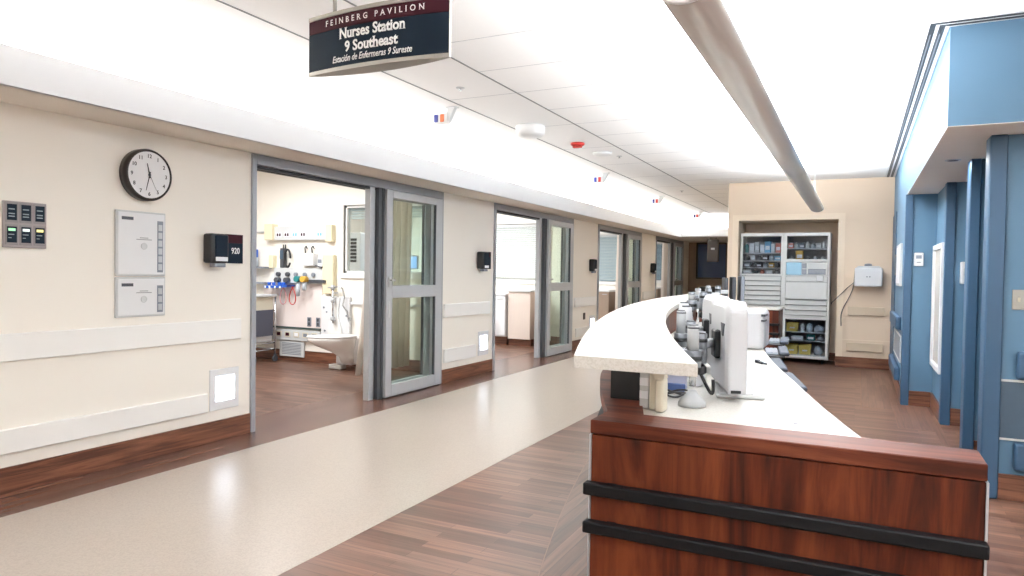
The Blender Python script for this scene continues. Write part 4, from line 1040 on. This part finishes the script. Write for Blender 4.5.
# ------------------------------------------------------------------ at the dim far end
r = thing('sign_box', 'dark brown box sign hanging before the blue window', 'sign', (-3.06, 16.8, 1.58))
bx(-3.19, -2.94, 16.75, 16.85, 1.58, 2.10, 'box', M['brown'], r, .004)
bx(-3.105, -3.02, 16.746, 16.75, 1.86, 1.905, 'label', M['ltgrey'], r)
for x in (-3.12, -3.0): MB().cyl((x, 16.8, 2.10), (x, 16.8, SOF), .008, 8).build('hanger', M['darkgrey'], r)
def armchair(x, y, m, label):
    r = thing('armchair', label, 'chair', (x, y, 0), 'waiting chairs at the far end')
    b = MB(); b.box(x - .2, x + .2, y - .24, y + .24, .36, .47, .03, 2); b.build('seat', m, r)
    b = MB(); b.box(x - .2, x + .2, y - .27, y - .19, .45, .97, .03, 2); b.build('backrest', m, r)
    for sx in (-1, 1):
        b = MB(); b.box(x + sx * .21 - .02, x + sx * .21 + .02, y - .2, y + .22, .62, .65, .008); b.build('armrest', M['brown'], r)
        for yy in (-.2, .2):
            b = MB(); b.box(x + sx * .21 - .018, x + sx * .21 + .018, y + yy - .018, y + yy + .018, 0, .62); b.build('leg', M['brown'], r)
armchair(-3.44, 18.4, M['black'], 'dark armchair with its back to the hall at the far end')
armchair(-2.98, 18.2, M['tancloth'], 'tan armchair right of the dark armchair')

# ------------------------------------------------------------------ patient room beside the clock
YH = 7.3
r = thing('power_rail', 'long white power rail with outlets high on the headwall', 'power rail', (-6.8, YH, 1.65))
bx(-7.26, -6.34, YH - .07, YH - .0005, 1.66, 1.845, 'channel', M['ltgrey'], r, .004)
bx(-6.345, -6.235, YH - .08, YH - .0005, 1.63, 1.86, 'end_cap', M['yellowed'], r, .006); bx(-7.40, -7.255, YH - .12, YH - .0005, 1.66, 1.88, 'end_cap', M['yellowed'], r, .006)
for k, m in enumerate(['maroon', 'maroon', 'skyblue', 'maroon', 'ltgrey', 'skyblue']):
    x = -7.17 + k * .145
    o = bx(x - .045, x + .045, YH - .076, YH - .07, 1.70, 1.765, 'outlet', M['paper'], r)
    b = MB(); b.box(x - .035, x - .008, YH - .079, YH - .076, 1.712, 1.752); b.box(x + .008, x + .035, YH - .079, YH - .076, 1.712, 1.752); b.build('socket', M[m], o)
bx(-7.95, -7.40, YH - .03, YH - .0005, 1.77, 1.785, 'conduit', M['silver'], r)
r = thing('gas_console', 'white medical gas console with gauges on the headwall', 'medical console', (-6.8, YH, .9))
bx(-7.27, -6.40, YH - .06, YH - .0005, 1.07, 1.28, 'console_body', M['ltgrey'], r, .004)
bx(-6.395, -6.21, YH - .075, YH - .0005, .94, 1.46, 'end_cap', M['yellowed'], r, .008); bx(-7.36, -7.275, YH - .075, YH - .0005, 1.27, 1.45, 'end_cap', M['yellowed'], r, .008)
for k, x in enumerate((-7.17, -7.0)):
    b = MB(); b.cyl((x, YH - .06, 1.19), (x, YH - .10, 1.19), .03, 14); b.cyl((x, YH - .06, 1.11), (x, YH - .13, 1.11), .036, 14); b.build('gas_valve', M['darkgrey'], r)
for x in (-6.86, -6.70, -6.55):
    b = MB(); b.cyl((x, YH - .06, 1.19), (x, YH - .085, 1.19), .028, 14); b.build('gas_outlet', M['midgrey'], r)
b = MB(); b.box(-6.62, -6.33, YH - .10, YH - .06, 1.085, 1.125); b.build('equipment_rail', M['darkgrey'], r)
for x, m, nm, lab in ((-6.75, 'teal', 'flow_meter', 'teal flow meter hanging on the gas console'), (-6.64, 'mustard', 'flow_meter', 'yellow flow meter beside the teal one')):
    t = thing(nm, lab, 'flow meter', (x, YH - .13, 1.02), 'flow meters on the console')
    MB().cyl((x, YH - .1005, 1.13), (x, YH - .19, 1.13), .04, 14).build('regulator', M[m], t)
    MB().cyl((x, YH - .14, .90 if m == 'teal' else .98), (x, YH - .14, 1.09), .028, 14).build('tube', M['clearbag'], t)
r = thing('wall_phone', 'dark handset unit with coiled cord on the headwall', 'handset', (-7.05, YH, 1.28))
bx(-7.155, -7.09, YH - .07, YH - .0005, 1.28, 1.55, 'cradle', M['darkgrey'], r, .006); bx(-7.15, -7.095, YH - .075, YH - .07, 1.40, 1.52, 'display', M['bluegrey'], r)
b = MB(); pts = [(-7.02 + .05 * math.cos(a), YH - .06, 1.41 + .12 * math.sin(a)) for a in [k * 2 * PI / 24 for k in range(23)]]; b.tube(pts, .014, 8); b.build('cord', M['black'], r)
for x in (-7.13, -7.09): MB().cyl((x, YH - .03, 1.55), (x, YH - .03, 1.60), .008, 8).build('hook', M['black'], r)
r = thing('glove_holder', 'white box holder with two black hooks on the headwall', 'glove holder', (-6.64, YH, 1.3))
bx(-6.76, -6.53, YH - .10, YH - .0005, 1.31, 1.48, 'box', M['plastwhite'], r, .006)
for x in (-6.70, -6.58):
    b = MB(); b.tube([(x - .03, YH - .03, 1.48), (x - .03, YH - .04, 1.555), (x, YH - .05, 1.575), (x + .03, YH - .06, 1.545)], .009, 8); b.build('hook', M['black'], r)
r = thing('vital_monitor', 'small white monitor bracket by the yellow end cap', 'monitor', (-6.43, YH, 1.27))
bx(-6.49, -6.41, YH - .06, YH - .0005, 1.30, 1.42, 'body', M['plastwhite'], r, .005); bx(-6.48, -6.42, YH - .063, YH - .06, 1.35, 1.40, 'screen', M['midgrey'], r)
b = MB(); b.prism([(-6.50, YH - .09, 1.30), (-6.41, YH - .09, 1.284), (-6.41, YH - .09, 1.30), (-6.50, YH - .09, 1.318)], (0, .08, 0)); b.build('bracket', M['darkgrey'], r)
r = thing('tubing_tray', 'bright blue tray with blue clips under the gauges', 'tray', (-7.12, YH - .1, 1.0))
b = MB(); b.loft([[(-7.32, YH - .18, .995), (-6.93, YH - .18, 1.015), (-6.93, YH - .0275, 1.015), (-7.32, YH - .0275, .995)], [(-7.33, YH - .19, 1.03), (-6.90, YH - .19, 1.05), (-6.90, YH - .0275, 1.05), (-7.33, YH - .0275, 1.03)]], False); b.build('tray', M['bluebin'], r)
b = MB()
for x in (-7.26, -7.18, -7.07, -7.0): b.box(x - .025, x + .025, YH - .17, YH - .135, 1.04, 1.08, .008)
b.build('clips', M['bluebin'], r)
b = MB()
for x in (-7.30, -7.22, -7.12, -7.03): b.box(x - .012, x + .012, YH - .192, YH - .185, 1.0, 1.03)
b.build('tags', M['paper'], r)
for x, lab, m in ((-7.07, 'pale pink tubing loop hanging left under the blue tray', pm('pink tubing', (214, 150, 150), .4)), (-6.90, 'red tubing loop hanging right under the blue tray', M['red'])):
    b = MB(); pts = []
    for k in range(25):
        a = k / 24 * 2 * PI; wv = math.sin(a / 2) ** .7
        pts.append((x + .075 * math.sin(a) * wv + .001 * k, YH - .10, .90 + .12 * math.cos(a)))
    b.tube(pts, .007, 6); single(b.build('tubing_loop', m), lab, 'tubing', 'tubing loops')
r = thing('headwall_board', 'pale headwall board with a dark lower edge', 'wall board', (-6.85, YH, .45))
bx(-7.5, -6.44, YH - .022, YH - .0005, .47, 1.06, 'board', M['rose'], r); bx(-7.5, -6.44, YH - .026, YH - .0005, .445, .47, 'edge', pm('dark green edge', (70, 84, 82), .4), r)
for x, lab in ((-6.655, 'left grey outlet plate low on the headwall board'), (-6.50, 'right grey outlet plate low on the headwall board')):
    t = thing('wall_outlet', lab, 'outlet', (x, YH - .025, .49), 'outlet plates on the headwall board')
    bx(x - .035, x + .035, YH - .03, YH - .0225, .49, .615, 'plate', M['midgrey'], t, .002)
    b = MB(); b.box(x - .016, x + .016, YH - .032, YH - .03, .505, .545); b.box(x - .016, x + .016, YH - .032, YH - .03, .56, .6); b.build('sockets', M['darkgrey'], t)
r = thing('lower_rail', 'low white rail of outlets near the room floor', 'power rail', (-6.85, YH, .28))
bx(-7.5, -6.44, YH - .05, YH - .013, .285, .43, 'channel', M['ltgrey'], r, .003)
for k, m in enumerate(['maroon', 'maroon', 'paper', 'midgrey', 'midgrey']):
    x = -7.18 + k * .16
    o = bx(x - .05, x + .05, YH - .054, YH - .05, .33, .405, 'outlet', M['beige'], r)
    bx(x - .032, x + .032, YH - .057, YH - .054, .345, .39, 'socket', M[m], o)
r = thing('return_grille', 'white return air grille at the room floor', 'air vent', (-6.95, YH, .06))
bx(-7.18, -6.74, YH - .035, YH - .013, .06, .27, 'frame', M['ltgrey'], r, .003)
b = MB()
for k in range(8): b.box(-7.13, -6.79, YH - .038, YH - .035, .09 + k * .021, .10 + k * .021)
b.build('louvres', M['midgrey'], r)
r = thing('wall_shelf', 'small shelf with blue topped bottle left of the headwall', 'shelf', (-7.5, YH, 1.27))
bx(-7.72, -7.37, YH - .16, YH - .0005, 1.265, 1.29, 'shelf_board', M['midgrey'], r); bx(-7.72, -7.37, YH - .14, YH - .0005, 1.05, 1.075, 'lower_board', M['midgrey'], r); bx(-7.71, -7.69, YH - .1, YH - .0005, 1.075, 1.265, 'bracket', M['midgrey'], r)
t = thing('bottle', 'small blue topped bottle on the shelf left of the headwall', 'bottle', (-7.60, YH - .08, 1.2905))
MB().cyl((-7.60, YH - .08, 1.2905), (-7.60, YH - .08, 1.42), .04, 16).build('body', M['clearbag'], t); MB().cyl((-7.60, YH - .08, 1.42), (-7.60, YH - .08, 1.53), .035, 16).build('cap', M['bluebin'], t)

# swing-out toilet and its fittings
r = thing('toilet', 'white swing out hospital toilet below the window', 'toilet', (-5.95, 7.0, 0))
d = Vector((-.78, -.62)).normalized(); n = Vector((-d.y, d.x)); c0 = Vector((-5.74, 6.95))
def egg(s, z, cx=0.0, L=.34, W=.185):
    pts = []
    for k in range(28):
        a = 2 * PI * k / 28
        u = math.cos(a); v = math.sin(a)
        p = c0 + d * (cx + L * s * (u if u > 0 else u * .75)) + n * (W * s * v * (1 - .18 * max(u, 0)))
        pts.append((p.x, p.y, z))
    return pts
b = MB(); b.loft([egg(.26, .10, -.02), egg(.30, .17, -.01), egg(.48, .24, .04), egg(.80, .31, .10), egg(.98, .37, .14), egg(1.02, .40, .14), egg(1.0, .415, .14)]); b.build('bowl', M['porcelain'], r)
b = MB(); b.loft([egg(1.03, .4155, .14), egg(1.04, .43, .14), egg(1.0, .44, .14)]); b.build('seat_lid', M['plastwhite'], r)
b = MB(); b.obox((-5.80, 7.10), (1, 0), (0, 0), .13, .145, .06, .41, .03, 2); b.build('housing', M['plastwhite'], r)
b = MB(); b.obox((-5.72, 6.949), (1, 0), (0, 0), .012, .006, .12, .145); b.build('drain_cap', M['darkgrey'], r)
b = MB(); b.obox((-5.93, 7.0), (1, 0), (0, 0), .10, .06, .0015, .06, .01); b.build('pedestal', M['porcelain'], r)
r = thing('toilet_surround', 'tall white panel on the wall behind the toilet', 'wall panel', (-6.2, YH, .3))
b = MB(); b.box(-6.43, -5.95, YH - .05, YH - .0005, .30, .91, .006); b.build('panel', M['plastwhite'], r)
b = MB(); b.loft([[(x, YH - .052 - dy, z) for x, z in [(-6.30 + .1 * 0, .32), (-6.05, .32), (-6.07, .5), (-6.12, .62), (-6.13, .74), (-6.10, .9), (-6.26, .9), (-6.24, .74), (-6.25, .62), (-6.29, .5)]] for dy in (0, .02)], False); b.build('raised_cover', M['porcelain'], r)
b = MB()
for x, z in ((-6.38, .76), (-6.33, .70), (-6.0, .66), (-6.36, .45)): b.cyl((x, YH - .05, z), (x, YH - .058, z), .012, 10)
b.build('screw_caps', M['midgrey'], r)
r = thing('flush_valve', 'chrome flush valve and sprayer hose above the toilet', 'flush valve', (-6.1, YH - .1, .55))
b = MB(); b.tube([(-6.16, YH - .12, .56), (-6.17, YH - .12, .8), (-6.17, YH - .12, 1.06)], .013, 10); b.tube([(-6.17, YH - .12, 1.02), (-6.08, YH - .12, 1.05), (-6.02, YH - .11, 1.02), (-6.0, YH - .09, .9), (-6.02, YH - .10, .8), (-5.95, YH - .10, .72), (-5.935, YH - .08, .62)], .011, 10); b.build('pipe', M['chrome'], r)
b = MB()
for z in (.62, .86, 1.03): b.lathe([(.018, -.03), (.03, -.02), (.03, .02), (.018, .03)], (-6.17, YH - .12, z), seg=14)
b.lathe([(.015, -.03), (.028, 0), (.015, .03)], (-5.94, YH - .06, .62), seg=12); b.cyl((-6.17, YH - .12, 1.03), (-6.25, YH - .12, 1.03), .012, 10); b.box(-6.15, -6.13, YH - .12, YH - .055, .95, .97)
b.build('fitting', M['silver'], r)
struct(bx(-5.95, -4.40, YH - .035, YH - .0005, .815, .845, 'trim_18', M['white']), 'white ledge under the observation window')

# equipment seen through the first window
r = thing('louvre_unit', 'white unit with black louvres seen through the observation window', 'air unit', (-6.55, 8.05, 0))
b = MB(); b.box(-6.68, -6.38, 8.0, 8.2, 0, 1.80, .01); b.build('cabinet', M['plastwhite'], r)
b = MB()
for k in range(7): b.box(-6.63, -6.45, 7.985, 8.0, 1.375 + k * .051, 1.41 + k * .051)
b.build('louvres', M['black'], r)
r = thing('supply_table', 'white narrow table of supplies behind the observation window', 'table', (-6.1, 8.3, 0))
b = MB(); b.box(-6.37, -5.4, 8.1, 8.5, 1.10, 1.13, .004); b.build('top', M['ltgrey'], r)
for x in (-6.345, -5.44):
    for y in (8.14, 8.46): b = MB(); b.box(x - .015, x + .015, y - .015, y + .015, 0, 1.10); b.build('leg', M['silver'], r)
for k, (x, mk, kd, h) in enumerate([(-6.31, 'teal', 'box', .12), (-6.21, 'ltgrey', 'bag', .16), (-6.10, 'skyblue', 'box', .14), (-5.98, 'mustard', 'box', .10), (-5.85, 'clearbag', 'bag', .15), (-5.72, 'bluebin', 'box', .12)]):
    carton(x, 8.15, 1.13, .09, h, M[mk], kd, '%s %s, %s from the left behind the observation window' % (cn[mk], 'carton' if kd == 'box' else 'packet', ordn[k]), 'supplies behind the observation window')

# linen cart at the left of the opening
r = thing('linen_cart', 'chrome framed cart with a slate grey fabric front on casters', 'cart', (-7.3, 6.95, 0))
x0, x1, y0, y1 = -7.72, -7.10, 6.72, 7.10
b = MB()
for x in (x0, x1):
    for y in (y0, y1): b.cyl((x, y, .10), (x, y, .90), .012, 10)
for z in (.17, .26, .70): 
    b.cyl((x0, y0, z), (x1, y0, z), .009, 8); b.cyl((x0, y1, z), (x1, y1, z), .009, 8); b.cyl((x0, y0, z), (x0, y1, z), .009, 8); b.cyl((x1, y0, z), (x1, y1, z), .009, 8)
b.build('frame', M['chrome'], r)
bx(x0 - .02, x1 + .02, y0 - .02, y1 + .02, .885, .915, 'top', M['ltgrey'], r, .008, 2)
MB().box(x0 + .012, x1 + .012, y0 - .014, y0 - .010, .36, .71).box(x1 + .010, x1 + .014, y0 - .014, y1 - .05, .36, .71).build('fabric_front', M['greyfabric'], r); bx(x0 + .012, x1 - .014, y0 + .012, y1 - .03, .71, .88, 'upper_front', M['beige'], r)
bx(x0 + .02, x1 - .02, y0 + .03, y1 - .02, .27, .68, 'bag', M['paper'], r, .03, 2)
for x in (x0, x1):
    for y in (y0, y1):
        b = MB(); b.cyl((x - .014, y, .042), (x + .014, y, .042), .04, 16); b.box(x - .018, x + .018, y - .012, y + .012, .08, .105); b.build('caster', M['darkgrey'], r)

# wall mounted screen seen through the glass leaf
r = thing('wall_screen', 'small blue screen mounted on the wall seen through the nearest glass door', 'screen', (-5.0, YH, 1.28))
bx(-5.15, -4.89, YH - .06, YH - .03, 1.285, 1.455, 'bezel', M['ltgrey'], r, .004); bx(-5.14, -4.90, YH - .062, YH - .06, 1.297, 1.443, 'screen', M['bluescreen'], r); bx(-5.05, -4.99, YH - .03, YH - .0005, 1.34, 1.40, 'bracket', M['darkgrey'], r)

# privacy curtains, one to a room
def curtain(y0, y1, label, xc=-4.97, flare=.10):
    r = thing('privacy_curtain', label, 'curtain', (xc, (y0 + y1) / 2, .1), 'privacy curtains in the rooms')
    n = 90; rows = []
    for z, f in ((.10, 1.0), (.6, .7), (1.3, .35), (2.0, .1), (2.56, 0)):
        row_ = []
        for k in range(n + 1):
            t = k / n; yy = y0 - flare * f * (1 - t) + (y1 - y0) * t
            row_.append((xc + .045 * math.sin(t * (y1 - y0) / .105 * 2 * PI) + .012 * math.sin(t * 31 + z), yy, z))
        rows.append(row_)
    o = MB().sheet(rows).build('cloth', M['cloth'], r)
    s = o.modifiers.new('thick', 'SOLIDIFY'); s.thickness = .004
    b = MB(); b.box(xc - .012, xc + .012, y0 - .05, y1 + .05, 2.57, 2.59); b.build('track', M['silver'], r)
    b = MB()
    for k in range(3): b.cyl((xc, y0 + (y1 - y0) * (.1 + .4 * k), 2.59), (xc, y0 + (y1 - y0) * (.1 + .4 * k), CEIL), .006, 6)
    b.build('track_hanger', M['silver'], r)
curtain(6.40, 7.22, 'gathered pinkish privacy curtain in the room beside the clock', flare=.24)
curtain(10.62, 11.1, 'gathered privacy curtain behind the second glass door', -4.75, flare=.05)
curtain(14.66, 15.15, 'gathered privacy curtain behind the third glass door', -4.7, flare=.02)
curtain(18.6, 19.15, 'gathered privacy curtain behind the farthest glass door', -4.7, flare=.02)

# built in cupboards under the windows of the farther rooms
for k, (yp, xa_, xb_, m, lab) in enumerate([(PART[2], -8.2, -5.43, 'white', 'white counter unit under the second room window'), (PART[3], -8.2, -4.9, 'brownwall', 'taupe counter unit under the third room window'), (PART[4], -8.2, -4.9, 'brownwall', 'taupe counter unit under the farthest room window')]):
    r = thing('counter_unit', lab, 'cabinet', ((xa_ + xb_) / 2, yp - .3, 0), 'counter units in the farther rooms')
    bx(xa_, xb_, yp - .55, yp - .014, .15, .86, 'body', M[m], r, .003); bx(xa_, xb_, yp - .5, yp - .014, 0, .15, 'plinth', M['basewood'], r)
    bx(xa_ - .01, xb_ + .01, yp - .58, yp - .014, .86, .90, 'worktop', M['plastwhite'], r, .005)
    nd = 5; st = (xb_ - xa_) / nd
    for j in range(nd):
        dd = bx(xa_ + j * st + .006, xa_ + (j + 1) * st - .006, yp - .568, yp - .5505, .17, .85, 'door', M[m], r, .003)
        bx(xa_ + (j + 1) * st - .16, xa_ + (j + 1) * st - .05, yp - .58, yp - .568, .80, .812, 'handle', M['silver'], dd)
r = thing('wardrobe_unit', 'pale taupe panelled unit beside the second room curtain', 'cabinet', (-5.2, 10.7, 0))
bx(-5.40, -4.98, 10.78, 11.28, .12, .93, 'body', pm('pale taupe laminate', (222, 206, 196), .5, stretch=(10, 10, .6)), r, .003); bx(-5.40, -4.98, 10.82, 11.28, 0, .12, 'plinth', M['basewood'], r); bx(-5.42, -4.96, 10.76, 11.28, .93, .96, 'top', M['ltgrey'], r, .004)
r = thing('wash_basin', 'small white wash basin at the left of the second doorway', 'basin', (-5.75, 10.55, .42))
b = MB(); b.loft([[(-5.80 + .12 * f * math.cos(2 * PI * q / 20), 10.575 + .12 * f * math.sin(2 * PI * q / 20) , z) for q in range(20)] for f, z in ((.5, .42), (.9, .48), (1.1, .56), (1.12, .58), (1.0, .58), (.8, .52))]); b.build('bowl', M['porcelain'], r)
b = MB(); b.box(-5.85, -5.75, 10.66, 10.7195, .43, .54); b.build('bracket', M['plastwhite'], r)

# ------------------------------------------------------------------ light: coves, pendant, room lamps, added fill
def area(name, loc, sx, sy, power, col=(1, 1, 1), up=False):
    l = bpy.data.lights.new(name, 'AREA'); l.shape = 'RECTANGLE'; l.size = sx; l.size_y = sy; l.energy = power; l.color = col
    o = bpy.data.objects.new(name, l); COL.objects.link(o); o.location = loc
    if up: o.rotation_euler = (PI, 0, 0)
    return o
LW = (.955, .985, 1.0)
area('cove_lamp', (-3.98, 6.8, 2.30), .14, 19.4, 150, LW, True)
area('cove_lamp', (-2.8, YLOW + .2, 2.30), 1.9, .12, 16, LW, True)
area('pendant_and_fill_lamp', (PX, (P0 + P1) / 2, 2.185), .16, P1 - P0 - .1, 235, LW, True)
area('pendant_and_fill_lamp', (PX, -.9, 2.185), .16, 3.8, 40, LW, True)  # added lamp without a fixture, unseen behind the camera, lights from behind
area('pendant_and_fill_lamp', (2.2, -.2, 2.185), .16, 5.4, 118, LW, True)  # added fill out of view on the right, brightens the left wall
for k in range(4):
    area('room_lamp', (-6.4, (PART[k] + PART[k + 1]) / 2 + .1, CEIL - .03), 1.6, 1.6, (70, 88, 72, 44)[k], LW)
area('downlight_lamp', (.575, 5.77, RSOF - .012), .06, .06, 2, LW)

W = bpy.data.worlds.new('world'); SC.world = W; W.use_nodes = True
W.node_tree.nodes['Background'].inputs[0].default_value = (.8, .85, .9, 1); W.node_tree.nodes['Background'].inputs[1].default_value = .15

# ------------------------------------------------------------------ camera
cam = bpy.data.cameras.new('camera'); co = bpy.data.objects.new('camera', cam); COL.objects.link(co); SC.camera = co
yaw, pit, rol = math.radians(26.31), math.radians(-1.317), math.radians(.874)
F = Vector((-math.sin(yaw) * math.cos(pit), math.cos(yaw) * math.cos(pit), math.sin(pit)))
R0 = Vector((math.cos(yaw), math.sin(yaw), 0)); U0 = R0.cross(F)
R = R0 * math.cos(rol) + U0 * math.sin(rol); U = U0 * math.cos(rol) - R0 * math.sin(rol)
co.matrix_world = Matrix(((R.x, U.x, -F.x, 0), (R.y, U.y, -F.y, 0), (R.z, U.z, -F.z, 1.27), (0, 0, 0, 1)))
cam.sensor_width = 36; cam.lens = 699.5 * 36 / 1024; cam.clip_start = .05; cam.clip_end = 100

vs = SC.view_settings
SC.display_settings.display_device = 'sRGB'
vs.view_transform = 'Standard'; vs.look = 'None'; vs.gamma = 1; vs.use_curve_mapping = False
vs.exposure = 0.9
SC.cycles.use_denoising = True
SC.cycles.max_bounces = 10; SC.cycles.diffuse_bounces = 6; SC.cycles.glossy_bounces = 4; SC.cycles.transparent_max_bounces = 16
SC.cycles.sample_clamp_indirect = 6
